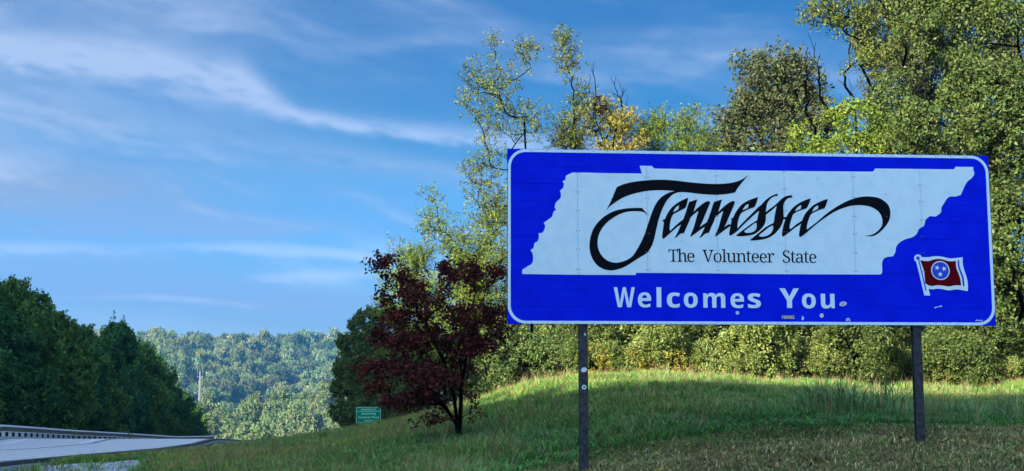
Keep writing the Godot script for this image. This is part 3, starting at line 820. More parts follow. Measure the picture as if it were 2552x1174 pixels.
func make_thicket_trees() -> void:
	var f := ground_at(0.6, 35.0)
	loose_tree("airy_tree", "tall airy tree with sparse yellow-green leaves rising behind the sign's left corner", "tree", f,
		[[-1.07, 10.34, -35.0, 0.46, 1.15], [-0.42, 10.1, -35.0, 0.63, 0.98], [0.4, 11.1, -35.2, 0.30, 0.69], [-0.42, 8.9, -35.0, 0.98, 0.75], [-0.71, 7.72, -35.0, 0.66, 0.80], [-0.65, 6.66, -35.0, 0.62, 0.92], [-0.57, 11.48, -35.0, 0.2, 0.45], [-0.2, 5.4, -35.0, 0.8, 1.0], [0.5, 9.3, -35.0, 0.5, 0.6]],
		230, [[f, Vector3(0.55, 4.0, -35.0), Vector3(0.35, 6.6, -35.1), Vector3(0.15, 8.0, -35.0)], [f, Vector3(0.55, 4.0, -35.0), Vector3(0.45, 7.2, -34.9), Vector3(0.35, 9.4, -35.1)]], bark, 0.003, "small", AUTUMN, 3, 0.22, 0.29, 1.2, 0.12)
	f = ground_at(1.9, 36.0)
	loose_tree("spindly_tree", "thin tree with one high tuft of leaves and bare twigs above the sign", "tree", f,
		[[1.72, 11.33, -36.0, 0.36, 0.75], [1.55, 11.95, -36.0, 0.16, 0.35], [1.97, 9.48, -36.0, 0.55, 0.71], [1.49, 8.87, -36.0, 0.59, 0.5], [2.1, 10.2, -36.0, 0.2, 0.4]],
		110, [[f, Vector3(1.95, 5.0, -36.0), Vector3(1.9, 8.0, -36.0), Vector3(1.85, 10.4, -36.0)]], bark, 0.003, "small", AUTUMN, 3, 0.18, 0.28, 1.0, 0.12)
	f = ground_at(3.0, 38.0)
	var o := thing("bare_sapling", f)
	tag(o, "bundle of bare upright twigs above the yellow tree behind the sign", "sapling", "trees at the edge of the thicket")
	grow(o, shift([[2.6, 11.0, -38.0, 0.35, 1.0], [3.3, 10.9, -38.0, 0.3, 0.9], [3.6, 10.5, -38.0, 0.25, 0.7]], f), 34, [[Vector3.ZERO, Vector3(-0.05, 4.0, 0), Vector3(-0.1, 7.6, 0)]], bark, 0.005, 1.0, 0.7)
	f = ground_at(2.8, 37.0)
	o = loose_tree("golden_tree", "golden-yellow tree just above the middle left of the sign's top edge", "tree", f,
		[[2.03, 9.32, -37.0, 0.55, 0.67], [2.77, 9.6, -37.0, 0.73, 0.8], [3.51, 9.32, -37.0, 0.58, 0.68], [2.64, 8.57, -37.0, 1.15, 0.65], [2.5, 7.57, -37.0, 1.15, 0.75], [3.6, 8.5, -37.0, 0.5, 0.5]],
		150, [[f, Vector3(2.8, 4.0, -37.0), Vector3(2.7, 6.6, -37.0), Vector3(2.6, 8.0, -37.0)], [f, Vector3(2.8, 4.0, -37.0), Vector3(3.0, 7.0, -37.1), Vector3(3.2, 8.6, -37.0)]], bark, 0.006, "small", GOLD, 8, 0.24, 0.26, 1.2)
	var nest := thing("leaf_nest", Vector3(2.68, 10.1, -36.55))
	tag(nest, "clump of dead brown leaves hanging in the golden tree", "nest")
	var nl := leaves_of("clump", [Color(0.06, 0.03, 0.018), Color(0.09, 0.05, 0.03), Color(0.12, 0.07, 0.05), Color(0.045, 0.025, 0.02)])
	for k in 60:
		var d := rand_dir()
		sprout(nl, Vector3(d.x * 0.10, d.y * 0.24, d.z * 0.1), d + Vector3(0, -0.6, 0), 0.13)
	put("dead_leaves", nl.soup.mesh(), matte_leaf, nest)
	f = ground_at(5.1, 39.0)
	loose_tree("low_tree", "round-topped light green tree over the middle of the sign's top edge", "tree", f,
		[[4.35, 9.7, -39.0, 0.6, 0.7], [4.87, 9.9, -39.0, 0.5, 0.5], [5.78, 9.75, -39.0, 0.68, 0.64], [5.05, 9.01, -39.0, 1.5, 0.66], [4.97, 7.9, -39.0, 1.5, 0.9], [6.3, 9.0, -39.0, 0.6, 0.5]],
		170, [[f, Vector3(5.1, 4.0, -39.0), Vector3(5.0, 7.0, -39.0), Vector3(4.8, 8.6, -39.0)], [f, Vector3(5.1, 4.0, -39.0), Vector3(5.3, 7.4, -39.0), Vector3(5.6, 8.8, -39.0)]], bark, 0.006, "small", LIME, 9, 0.26, 0.27, 1.2)
	f = ground_at(9.0, 42.0)
	loose_tree("dark_tree", "dark olive tree left of the bare branching tree above the sign", "tree", f,
		[[8.79, 12.1, -42.0, 1.0, 1.03], [9.72, 12.45, -42.0, 0.75, 0.83], [8.06, 10.94, -42.0, 0.9, 0.85], [9.46, 10.94, -42.0, 1.25, 1.15], [7.76, 9.8, -42.0, 1.1, 0.75], [9.15, 9.51, -42.0, 1.6, 1.0], [8.3, 12.6, -42.0, 0.4, 0.5], [10.3, 11.6, -42.0, 0.8, 0.9], [10.9, 10.6, -42.0, 0.9, 1.0], [7.3, 8.9, -42.0, 1.0, 0.9]],
		230, [[f, Vector3(9.0, 4.0, -42.0), Vector3(8.9, 8.0, -42.0), Vector3(8.7, 10.4, -42.0)], [f, Vector3(9.0, 4.0, -42.0), Vector3(9.3, 8.4, -42.2), Vector3(9.5, 11.0, -42.0)]], dark_bark, 0.008, "broad", OLIVE, 8, 0.36, 0.38, 1.1)
	f = ground_at(11.55, 36.0)
	loose_tree("bare_fan_tree", "open tree with a fan of grey branches and few leaves, upper right", "tree", f,
		[[9.41, 12.83, -36.0, 0.65, 0.5], [10.38, 12.58, -36.0, 1.0, 0.6], [11.59, 12.48, -36.0, 1.0, 0.8], [12.54, 11.9, -36.0, 0.75, 0.8], [10.06, 13.96, -36.0, 1.42, 0.71], [11.89, 13.96, -36.0, 1.5, 0.71], [10.7, 11.5, -36.0, 0.8, 0.5], [13.2, 13.2, -36.0, 0.9, 0.9], [11.4, 15.0, -36.0, 1.6, 0.6]],
		260, [[f, Vector3(11.55, 7.0, -36.0), Vector3(11.4, 8.9, -36.0), Vector3(11.0, 10.1, -36.0), Vector3(10.55, 11.2, -36.1)], [f, Vector3(11.55, 7.0, -36.0), Vector3(11.6, 9.6, -35.9), Vector3(11.62, 10.6, -36.0), Vector3(11.9, 11.5, -36.0)], [f, Vector3(11.55, 7.0, -36.0), Vector3(11.35, 8.7, -36.0), Vector3(10.6, 9.7, -36.2), Vector3(10.1, 11.1, -36.2)], [f, Vector3(11.55, 7.0, -36.0), Vector3(11.7, 10.0, -36.0), Vector3(12.3, 11.2, -36.1)]], grey_bark, 0.0038, "broad", AUTUMN, 4, 0.26, 0.29, 1.0, 0.1)
	for s in [[10.0, 37.6, 12.0, -0.5], [10.6, 37.2, 12.3, 0.2], [9.5, 37.4, 11.6, -0.2]]:
		f = ground_at(s[0], s[1])
		o = thing("grey_sapling", f)
		tag(o, "slim grey upright stems between the dark tree and the fan-shaped tree", "sapling", "grey saplings above the sign")
		grow(o, shift([[s[0] + s[3], s[2], -s[1], 0.45, 0.9], [s[0] - 0.3, s[2] - 1.0, -s[1], 0.35, 0.9]], f), 22, [[Vector3.ZERO, Vector3(0.05, 4.0, 0), Vector3(s[3] * 0.3, 7.6, 0)]], grey_bark, 0.007, 1.0, 0.6)
	# the stand left of the sign, behind the red tree
	f = ground_at(-1.2, 40.0)
	loose_tree("yellow_green_tree", "leafy yellow-green tree between the red tree and the sign's left edge", "tree", f,
		[[-0.61, 6.85, -40.0, 0.75, 1.05], [-1.27, 5.79, -40.0, 1.1, 1.0], [-1.66, 4.60, -40.0, 1.5, 1.1], [-0.73, 3.68, -40.0, 1.1, 1.44], [-2.06, 6.45, -40.0, 0.6, 0.55], [-2.60, 7.2, -40.0, 0.32, 0.59], [-2.86, 7.75, -40.0, 0.13, 0.3], [-1.78, 2.90, -40.0, 1.5, 1.2], [0.3, 5.0, -40.0, 1.1, 1.6], [0.5, 2.6, -40.0, 1.2, 1.3], [-0.6, 1.9, -39.5, 1.6, 1.0]],
		330, [[f, Vector3(-1.2, 2.0, -40.0), Vector3(-1.2, 3.8, -40.0), Vector3(-1.0, 5.2, -40.0)]], bark, 0.006, "small", LIME, 11, 0.30, 0.30, 1.1)
	f = ground_at(-4.3, 48.0)
	loose_tree("yellow_green_tree", "smaller yellow-green tree at the left end, above the dark bush", "tree", f,
		[[-3.89, 6.45, -48.0, 0.8, 0.71], [-4.36, 5.6, -48.0, 0.9, 0.87], [-4.6, 4.41, -48.0, 0.9, 1.02], [-3.56, 5.36, -48.0, 0.95, 0.94], [-4.69, 7.1, -48.0, 0.18, 0.28], [-4.02, 3.31, -48.0, 1.15, 1.26], [-3.0, 4.2, -48.0, 1.0, 1.2], [-4.2, 1.9, -48.0, 1.3, 1.3], [-2.9, 2.2, -48.0, 1.4, 1.3]],
		250, [[f, Vector3(-4.3, 1.6, -48.0), Vector3(-4.2, 3.4, -48.0), Vector3(-4.1, 4.8, -48.0)]], bark, 0.006, "small", LIME, 11, 0.32, 0.34, 1.1)

func lobed_bush(called: String, label: String, foot: Vector3, lobes: Array, kind: String, palette: Array, per_m2: float, size: float, deep: float, hole: float, category := "bush", group := "", mat: Material = null) -> Node3D:
	var o := thing(called, foot)
	tag(o, label, category, group)
	var b := shift(lobes, foot)
	grow(o, b, 40, [[Vector3.ZERO, Vector3(0.05, 0.5, 0.0), Vector3(-0.05, 1.0, 0.0)]], bark, 0.008, deep * 0.9)
	var l := leaves_of(kind, palette)
	var sticks := Soup.new()
	for lobe in b:
		for k in 9:
			var d := (rand_dir() + Vector3(0, 0.55, 0)).normalized()
			var r := Vector3(lobe[3], lobe[4], lobe[3] * deep)
			var a := Vector3(lobe[0], lobe[1], lobe[2]) + d * r * 0.6
			var dir := (d + rand_dir() * 0.5).normalized()
			var len: float = lobe[3] * rng.randf_range(0.5, 0.95)
			var m := a + dir * len * 0.55 + rand_dir() * len * 0.06
			var e := a + dir * len + rand_dir() * len * 0.1
			sticks.tube(a, m, 0.010, 0.007, 4)
			sticks.tube(m, e, 0.007, 0.003, 4)
			if k < 5:
				for j in 5: sprout(l, m.lerp(e, j / 4.0), dir + rand_dir() * 0.9, size * rng.randf_range(0.5, 1.0))
	tag(put("twigs", sticks.mesh(), grey_bark, o), "", "", "", "stuff")
	cover(l, b, per_m2, size, deep, hole)
	crown(o, l, mat if mat else leaf_mat)
	return o

func make_thicket() -> void:
	# the mass at the right, draped in broad leaves
	var f := ground_at(12.6, 32.4)
	lobed_bush("draped_tree", "tall tree draped in broad-leaved vines beyond the sign's right end", f,
		[[11.47, 8.28, -32.2, 1.2, 1.05], [12.58, 9.15, -32.3, 1.15, 1.26], [13.3, 10.8, -32.6, 0.95, 1.36], [11.9, 10.2, -32.6, 0.9, 0.94], [13.5, 7.30, -32.1, 0.9, 1.57], [12.3, 11.5, -32.8, 0.9, 0.9], [13.2, 5.38, -32.0, 0.8, 1.6], [13.1, 3.26, -32.0, 0.8, 1.5], [11.2, 11.1, -33.0, 0.6, 0.6], [14.2, 9.15, -32.4, 0.84, 2.1], [12.2, 6.3, -32.6, 1.1, 1.3], [14.3, 12.3, -33.0, 1.2, 1.2], [13.0, 12.9, -33.2, 1.1, 1.0], [11.7, 12.5, -33.4, 0.8, 0.8], [12.4, 13.6, -33.6, 1.2, 0.9], [10.9, 9.6, -33.2, 0.7, 0.7]],
		"broad", VINE, 105.0, 0.28, 0.9, -0.08, "tree", "trees at the edge of the thicket")
	f = ground_at(13.9, 41.0)
	lobed_bush("backing_tree", "dense olive-green tree filling the upper right corner behind the draped tree", f,
		[[13.2, 11.0, -41.0, 1.3, 1.4], [14.3, 12.6, -41.0, 1.3, 1.4], [15.0, 10.2, -41.0, 1.4, 1.6], [13.4, 9.0, -41.0, 1.3, 1.4], [13.4, 13.8, -41.3, 1.4, 1.2], [15.8, 13.0, -41.0, 1.4, 1.6], [13.2, 7.2, -41.0, 1.3, 1.4], [14.6, 14.8, -41.0, 1.6, 1.2], [16.6, 10.6, -41.0, 1.4, 2.0]],
		"broad", OLIVE, 80.0, 0.34, 0.9, -0.12, "tree", "trees at the edge of the thicket")
	f = ground_at(9.6, 33.5)
	lobed_bush("lime_bush", "bright lime-green vine mound over the right half of the sign's top edge", f,
		[[8.54, 8.5, -33.5, 0.85, 0.5], [9.56, 8.72, -33.5, 0.9, 0.6], [10.43, 8.3, -33.5, 0.75, 0.55], [9.19, 7.7, -33.5, 1.5, 0.66], [10.6, 7.4, -33.5, 1.0, 0.9], [9.4, 6.4, -33.6, 1.7, 1.1], [9.6, 4.6, -33.6, 1.5, 1.4]],
		"broad", LIME, 110.0, 0.25, 0.8, -0.1, "bush", "")
	# the leafy wall behind the sign: prototypes, then one bush after another
	var protos := []
	for k in 5:
		var pal: Array = [VINE, VINE_PALE, VINE, VINE_PALE, DUSK_GREEN][k]
		var lobes := []
		for i in 5:
			lobes.append([rng.randf_range(-0.55, 0.55), rng.randf_range(0.45, 1.75), rng.randf_range(-0.3, 0.35), rng.randf_range(0.5, 0.78), rng.randf_range(0.45, 0.8)])
		var o := lobed_bush("thicket_bush", "", Vector3.ZERO, lobes, "broad", pal, 200.0, 0.22, 0.95, 0.0)
		protos.append([o, true])
	var spots := []                                        # x, zd, lift, scale, proto
	for i in 14:
		spots.append([2.0 + i * 0.86, 32.6 + 0.9 * sin(i * 2.1), 0.0, 0.92 + 0.16 * sin(i * 1.7), [0, 1, 1, 3, 2, 1, 3, 0, 2, 0, 1, 2, 0, 2][i]])
	for i in 13:
		spots.append([2.3 + i * 0.92, 34.3 + 0.7 * sin(i * 1.3 + 1.0), 0.9, 1.35 + 0.15 * sin(i * 2.7), [1, 0, 3, 1, 2, 3, 0, 1, 2, 2, 0, 1, 2][i]])
	for i in 4:
		spots.append([-0.6 + i * 0.8, [35.2, 34.2, 34.0, 33.4][i], 0.0, 1.05, [4, 4, 4, 0][i]])
	for i in 10:
		spots.append([2.4 + i * 1.2, 36.6, 2.2, 1.9, [0, 2, 3, 0, 2, 0, 1, 2, 0, 2][i]])
	for i in 22:
		spots.append([1.7 + i * 0.56 + rng.randf_range(-0.2, 0.2), 31.6 + rng.randf_range(-0.2, 1.0), -0.05, rng.randf_range(0.35, 0.75), [1, 3, 0, 2, 1, 3][i % 6]])
	for i in 13:
		spots.append([1.6 + i * 1.2, 36.4 + 0.4 * sin(i * 2.0), 0.3, 1.5, [0, 2, 0, 2, 0, 0, 2][i % 7]])
	for i in 4:
		spots.append([-3.4 + i * 1.1, 43.5 - i * 0.8, 0.0, 1.4, 4])
	for s in spots:
		var pr: Array = protos[s[4]]
		var o: Node3D = pr[0] if pr[1] else copy(pr[0])
		pr[1] = false
		var g := ground_at(s[0], s[1])
		o.position = g + Vector3(0, s[2] - 0.25, 0)
		o.rotation.y = rng.randf() * TAU
		o.scale = Vector3.ONE * s[3] * rng.randf_range(0.93, 1.08)
		var bit := "right of the sign"
		if s[0] < 3.4: bit = "beside the left post"
		elif s[0] < 5.4: bit = "left of the sign's middle"
		elif s[0] < 7.6: bit = "right of the sign's middle"
		elif s[0] < 9.6: bit = "beside the right post"
		var row := "low front"
		if s[3] > 0.8: row = "middle-row"
		if s[3] > 1.25: row = "tall second-row"
		if s[3] > 1.7: row = "tallest rear"
		if s[4] == 4: tag(o, "dusky green bush in the shaded gap between the red tree and the left post", "bush", "shaded bushes left of the sign")
		elif s[4] == 1 or s[4] == 3: tag(o, "%s pale leafy bush of the vine wall, %s" % [row, bit], "bush", "pale bushes of the vine wall")
		else: tag(o, "%s green leafy bush of the vine wall, %s" % [row, bit], "bush", "green bushes of the vine wall")
	# autumn-coloured shrubs along the foot of the wall
	for s in [[2.0, 31.6, 0.7], [3.1, 31.5, 0.55], [4.1, 31.6, 0.6]]:
		f = ground_at(s[0], s[1])
		lobed_bush("yellowing_shrub", ["small yellowing shrub with orange leaves just right of the left post", "low golden shrub at the foot of the vine wall, second from the left post", "orange-tinged shrub at the foot of the vine wall left of the sign's middle"][int(s[0] - 2.0 + 0.1)], f,
			[[s[0], f.y + s[2] * 0.6, f.z, s[2] * 0.6, s[2] * 0.6], [s[0] + 0.3, f.y + s[2] * 0.4, f.z + 0.1, s[2] * 0.4, s[2] * 0.4]], "small", GOLD, 110.0, 0.2, 0.9, -0.2)
	# the dark bush at the left end, far down the verge
	f = Vector3(-12.4, -3.3, -104.0)
	lobed_bush("dark_bush", "tall dark green bush at the left end of the trees, behind the green road sign", f,
		[[-12.81, 3.4, -104.0, 1.5, 2.6], [-11.39, 2.0, -104.0, 2.0, 3.2], [-13.35, 4.9, -104.0, 0.9, 1.25], [-13.35, 0.4, -104.0, 1.3, 2.3], [-11.90, 5.3, -104.0, 1.3, 1.25], [-12.05, -1.2, -104.0, 2.2, 2.0], [-9.75, 1.5, -106.0, 2.2, 3.4], [-9.15, 4.5, -107.0, 1.8, 2.0], [-14.3, 3.0, -104.0, 0.55, 0.6], [-14.5, -0.6, -104.0, 0.6, 0.7], [-14.1, 5.2, -104.0, 0.5, 0.6], [-13.2, 6.5, -104.0, 0.5, 0.7], [-12.2, 7.1, -104.2, 0.7, 0.8], [-11.0, 7.6, -104.5, 0.8, 0.9], [-14.6, 1.4, -104.0, 0.45, 0.5]],
		"tuft", DUSK_GREEN, 60.0, 0.40, 0.9, -0.2, "bush", "", matte_leaf)

func make_red_tree() -> void:
	var f := ground_at(-0.95, 22.5)
	var o := thing("dogwood", f)
	tag(o, "small wine-red tree with layered drooping leaves beside the sign's left post", "tree")
	var lobes := [[-2.34, 3.84, -22.3, 0.26, 0.12], [-2.04, 3.51, -22.6, 0.36, 0.24], [-2.33, 3.21, -22.9, 0.2, 0.11], [-1.23, 3.73, -22.8, 0.32, 0.2], [-0.71, 3.6, -22.2, 0.40, 0.24], [-0.30, 3.66, -22.6, 0.2, 0.12], [-1.60, 3.21, -22.3, 0.45, 0.28], [-2.18, 2.77, -22.5, 0.40, 0.15], [-1.08, 2.99, -22.1, 0.56, 0.3], [-0.41, 2.92, -22.7, 0.36, 0.28], [-2.03, 2.40, -22.2, 0.48, 0.25], [-1.37, 2.40, -22.9, 0.56, 0.3], [-0.63, 2.33, -22.2, 0.36, 0.24], [-0.24, 2.55, -22.5, 0.3, 0.1], [-2.32, 1.96, -22.5, 0.48, 0.14], [-1.66, 1.89, -22.1, 0.56, 0.26], [-1.0, 1.9, -22.9, 0.4, 0.26], [-1.95, 1.42, -22.4, 0.42, 0.18], [-1.51, 1.35, -22.8, 0.4, 0.16], [-0.60, 1.32, -22.4, 0.2, 0.11], [-0.5, 1.12, -22.5, 0.14, 0.07], [-1.83, 1.06, -22.3, 0.2, 0.06], [-1.9, 2.95, -23.2, 0.4, 0.2], [-0.8, 2.6, -23.3, 0.45, 0.25], [-1.3, 1.7, -22.0, 0.4, 0.2], [-2.55, 1.95, -22.6, 0.3, 0.12], [-2.15, 1.3, -22.3, 0.3, 0.1], [-1.75, 0.98, -22.6, 0.25, 0.06], [-1.35, 1.05, -22.2, 0.25, 0.1], [-2.45, 1.6, -22.4, 0.3, 0.1], [-0.08, 2.6, -22.5, 0.25, 0.1], [-0.1, 2.9, -22.3, 0.2, 0.1], [-2.6, 3.72, -22.4, 0.12, 0.06], [-2.5, 2.5, -22.6, 0.25, 0.1]]
	var b := shift(lobes, f)
	var z := Vector3.ZERO
	var stems := [[z, Vector3(0.0, 0.45, 0.02), Vector3(0.02, 0.95, 0.05), Vector3(0.12, 1.6, 0.08), Vector3(0.28, 2.2, 0.0)], [z, Vector3(-0.05, 0.4, -0.05), Vector3(-0.12, 0.9, -0.1), Vector3(-0.3, 1.5, -0.12), Vector3(-0.65, 2.2, -0.05)], [z, Vector3(-0.06, 0.38, 0.06), Vector3(-0.3, 0.72, 0.1), Vector3(-0.7, 1.15, 0.15)], [z, Vector3(0.02, 0.4, -0.06), Vector3(0.04, 1.1, -0.15), Vector3(-0.05, 1.9, -0.2)]]
	var spots := grow(o, b, 330, stems, bark, 0.0031, 1.1, 0.3)
	var l := leaves_of("drop", WINE)
	clothe(l, spots, 3, 0.08, 0.19, -0.15)
	crown(o, l, matte_leaf)

# ---------------------------------------------------------------- woods

func wood_proto(called: String, palette: Array, spire: float) -> Node3D:      # about ten metres tall
	var o := thing(called)
	var lobes := []
	for i in 15:
		var t := i / 14.0
		var a := i * 2.4
		var r := 2.1 * spire * sqrt(maxf(0.04, 1.0 - pow(1.55 * t - 0.6, 2.0)))
		lobes.append([cos(a) * r, lerpf(1.2, 8.8, t) + rng.randf_range(-0.35, 0.35), sin(a) * r, lerpf(1.75, 1.15, t) * rng.randf_range(0.8, 1.2), lerpf(1.5, 1.05, t)])
	grow(o, lobes, 60, [[Vector3.ZERO, Vector3(0, 2.0, 0), Vector3(0.1, 5.0, 0.1), Vector3(0, 7.5, 0)]], dark_bark, 0.02, 1.0)
	var l := leaves_of("tuft", palette)
	cover(l, lobes, 20.0, 0.55, 1.0, -0.08, 0.5)
	var shoots := Soup.new()
	for lobe in lobes:
		for k in 5:
			var d := (rand_dir() + Vector3(0, 0.6, 0)).normalized()
			var a: Vector3 = Vector3(lobe[0], lobe[1], lobe[2]) + d * lobe[3] * 0.8
			var e: Vector3 = a + (d + rand_dir() * 0.5) * rng.randf_range(0.3, 0.85)
			shoots.tube(a, e, 0.025, 0.01, 4)
			for j in 7: sprout(l, a.lerp(e, j / 6.0) + rand_dir() * 0.1, d + rand_dir(), rng.randf_range(0.25, 0.5))
	tag(put("shoots", shoots.mesh(), dark_bark, o), "", "", "", "stuff")
	crown(o, l, matte_leaf)
	return o

func make_left_wood() -> void:
	var protos := [wood_proto("roadside_tree", WOOD_GREEN, 1.0), wood_proto("roadside_tree", WOOD_FRESH, 1.12), wood_proto("roadside_tree", WOOD_GREEN, 0.9)]
	var fresh := [true, true, true]
	var near := [[-38.4, 84.0, 9.4], [-38.9, 90.5, 8.2], [-39.3, 97.0, 9.4], [-39.9, 105.0, 8.6], [-40.8, 114.0, 8.0], [-41.9, 124.0, 7.4], [-42.9, 134.0, 7.6], [-44.2, 144.0, 6.6], [-45.2, 154.0, 5.0], [-46.6, 165.0, 3.2], [-48.0, 178.0, 0.6], [-49.4, 190.0, -2.2],
		[-36.4, 80.0, 5.2], [-37.7, 87.5, 3.4], [-38.6, 94.0, 5.4], [-39.5, 101.5, 3.2], [-40.3, 109.0, 3.9], [-41.0, 118.0, 1.5], [-41.8, 128.0, 2.3], [-42.6, 138.0, 0.0], [-43.6, 148.0, 0.3], [-44.6, 158.0, -2.2], [-46.0, 169.0, -3.4], [-47.6, 182.0, -5.2],
		[-38.4, 93.0, 5.6], [-41.6, 119.0, 4.6], [-43.8, 139.0, 4.0], [-46.0, 160.0, 1.4], [-47.6, 172.0, 0.0], [-49.3, 184.0, -2.0], [-51.5, 200.0, -4.6], [-50.6, 196.0, -5.4],
		[-42.0, 92.0, 10.6], [-43.4, 106.0, 9.0], [-46.5, 128.0, 8.2], [-48.0, 146.0, 6.2]]
	var nth := ["first", "second", "third", "fourth", "fifth", "sixth", "seventh", "eighth", "ninth", "tenth", "eleventh", "twelfth"]
	var names := ["tallest dark tree at the photograph's left edge, rising behind the guardrail", "dark roadside tree behind the guardrail, part of the left wood"]
	for i in near.size():
		var s: Array = near[i]
		var k := (i * 2 + i / 3) % 3
		var o: Node3D = protos[k] if fresh[k] else copy(protos[k])
		fresh[k] = false
		var foot := minf(height(s[0], s[1]), along(ROAD_Y, s[1]) - 0.2)
		var tall: float = (s[2] - foot + (rng.randf_range(-1.3, 1.0) if i < 12 else 0.0)) / 9.6
		o.position = Vector3(s[0], foot - 0.1, -s[1])
		o.rotation.y = rng.randf() * TAU
		var wide := clampf(tall * 1.1, 0.78, 1.05) * rng.randf_range(0.85, 1.1)
		o.scale = Vector3(wide, tall, wide)
		tag(o, names[1], "tree", "dark trees of the left wood")
		if i < 12: tag(o, "tall dark tree behind the guardrail, %s from the left of the tall row" % nth[i])
		elif i < 22: tag(o, "low dark tree close behind the guardrail, %s from the left of the low row" % nth[i - 12])
		if i == 0: tag(o, names[0], "tree", "dark trees of the left wood")
	# the wooded slope left of and behind the viewer, which keeps the low sun off the road and the sign
	var crest := [[-130, 40.0], [-119, 40.0], [-100, 39.0], [-77, 36.5], [-70, 36.5], [-54, 25.0], [-40, 19.5], [-34, 17.0], [-28.5, 13.5], [-26.5, 12.5], [-22, 10.0], [-19.6, 8.9], [-16.6, 10.0], [-14.6, 11.2], [-13.9, 11.3], [-11.6, 11.3], [-9.4, 10.6], [-6.4, 13.0], [-2, 14.4], [8, 14.4]]
	var away := [[-130, 15.0], [-119, 15.0], [-77, 4.0], [-70, 0.0], [-54, -12.0], [-34, -18.0], [-20, -22.0], [-12, -26.0], [-6, -34.0], [2, -46.0], [8, -54.0]]
	var ca := cos(deg_to_rad(SUN_BACK))
	var sa := sin(deg_to_rad(SUN_BACK))
	var q := -128.0
	var n := 0
	while q < 9.0:
		for row in 3:
			var w: float = along(away, q) - [0.0, 7.0, 3.5][row]
			var qq: float = q + [0.0, 2.2, 1.1][row]
			var x := sa * w + ca * qq
			var zd := ca * w - sa * qq
			var top: float = along(crest, qq) - tan(deg_to_rad(SUN_UP)) * w - [0.0, 2.5, 1.6][row]
			var foot := height(x, zd)
			var o := copy(protos[n % 3])
			var tall := (top - foot) / 9.6
			o.position = Vector3(x, foot - 0.2, -zd)
			o.rotation.y = rng.randf() * TAU
			o.scale = Vector3(1.75, tall, 1.75)
			tag(o, "tall tree on the wooded slope outside the picture, left of and behind the viewer", "tree", "trees of the slope that shades the road")
			n += 1
		q += 3.4 if q > -40.0 else 5.5

func far_crown(palette: Array, seed_: int) -> ArrayMesh:      # about four metres across, five tall
	rng.seed = seed_
	var l := leaves_of("clump", palette)
	var lobes := []
	for i in 7:
		var a := i * 2.4
		lobes.append([cos(a) * rng.randf_range(0.5, 1.2), rng.randf_range(1.6, 4.2), sin(a) * rng.randf_range(0.5, 1.2), rng.randf_range(0.8, 1.25), rng.randf_range(0.7, 1.1)])
	cover(l, lobes, 12.0, 0.5, 1.0, -0.1, 0.6)
	return l.soup.mesh()

func make_far_woods() -> void:
	var pale := []
	var trunk := Soup.new()
	trunk.tube(Vector3(0, -1, 0), Vector3(0, 3.0, 0), 0.18, 0.08, 5)
	var trunk_mesh := trunk.mesh()
	for k in 4: pale.append(far_crown(HILLWOOD, 400 + k))
	rng.seed = 77
	var n := 0
	for j in 11:
		for i in 11:
			var zd := 316.0 + j * 10.5 + rng.randf_range(-3.5, 3.5)
			var x := -zd * 0.262 + i * zd * 0.0142 + rng.randf_range(-2.6, 2.6)
			if x > -zd * 0.118: continue
			var o := thing("valley_tree", Vector3(x, far_land(x, zd) - 0.5, -zd), rng.randf() * TAU)
			put("trunk", trunk_mesh, bark, o)
			put("crown", pale[n % 4], matte_leaf, o)
			var s := rng.randf_range(1.5, 2.5)
			o.scale = Vector3(s, s * rng.randf_range(0.95, 1.4), s)
			tag(o, "pale sunlit tree of the lower rise between the guardrail's end and the dark bush", "tree", "sunlit trees of the lower rise")
			n += 1
	# the long hill beyond, one wood
	var hill := thing("hillside_wood", Vector3.ZERO)
	tag(hill, "hazy blue-green wood covering the long hill on the horizon", "wood", "", "stuff")
	var where := []
	for k in 4: where.append([])
	for t in 3600:
		var zd := rng.randf_range(470.0, 1030.0)
		var x := rng.randf_range(-zd * 0.36, -zd * 0.08)
		var y := far_land(x, zd)
		if zd < 470.0 or zd - 800.0 - 1.3 * (x + 190.0) > 90.0: continue
		var s := rng.randf_range(1.5, 2.7)
		var b := Basis(Vector3.UP, rng.randf() * TAU).scaled(Vector3(s, s * rng.randf_range(0.8, 1.75), s))
		where[t % 4].append([Transform3D(b, Vector3(x, y - 1.0, -zd)), rng.randf_range(0.5, 1.5)])
	for k in 4:
		var mm := MultiMesh.new()
		mm.transform_format = MultiMesh.TRANSFORM_3D
		mm.use_colors = true
		mm.mesh = far_crown(HILLWOOD, 500 + k)
		mm.instance_count = where[k].size()
		for i in where[k].size():
			mm.set_instance_transform(i, where[k][i][0])
			var g: float = where[k][i][1]
			mm.set_instance_color(i, Color(g * rng.randf_range(0.85, 1.25), g, g * rng.randf_range(0.8, 1.2)))
		var o := MultiMeshInstance3D.new()
		o.multimesh = mm
		o.material_override = matte_leaf
		o.name = "tree_crowns" if k == 0 else "tree_crowns_%03d" % k
		hill.add_child(o, true)

# ---------------------------------------------------------------- grass and small plants

func blade(s: Soup, at: Vector3, lean: Vector3, h: float, w: float, c: Color, droop := 0.3) -> void:
	var side := lean.cross(Vector3.UP).normalized().rotated(Vector3.UP, rng.randf_range(-0.8, 0.8)) * w * 0.5
	var m := at + Vector3(0, h * 0.6, 0) + lean * 0.35 * h
	var t := at + Vector3(0, h * (1.0 - droop * lean.length()), 0) + lean * h
	s.tri(at - side, at + side, m + side * 0.75)
	s.tri(at - side, m + side * 0.75, m - side * 0.75)
	s.tri(m - side * 0.75, m + side * 0.75, t)
	for i in 9: s.c.append(c)

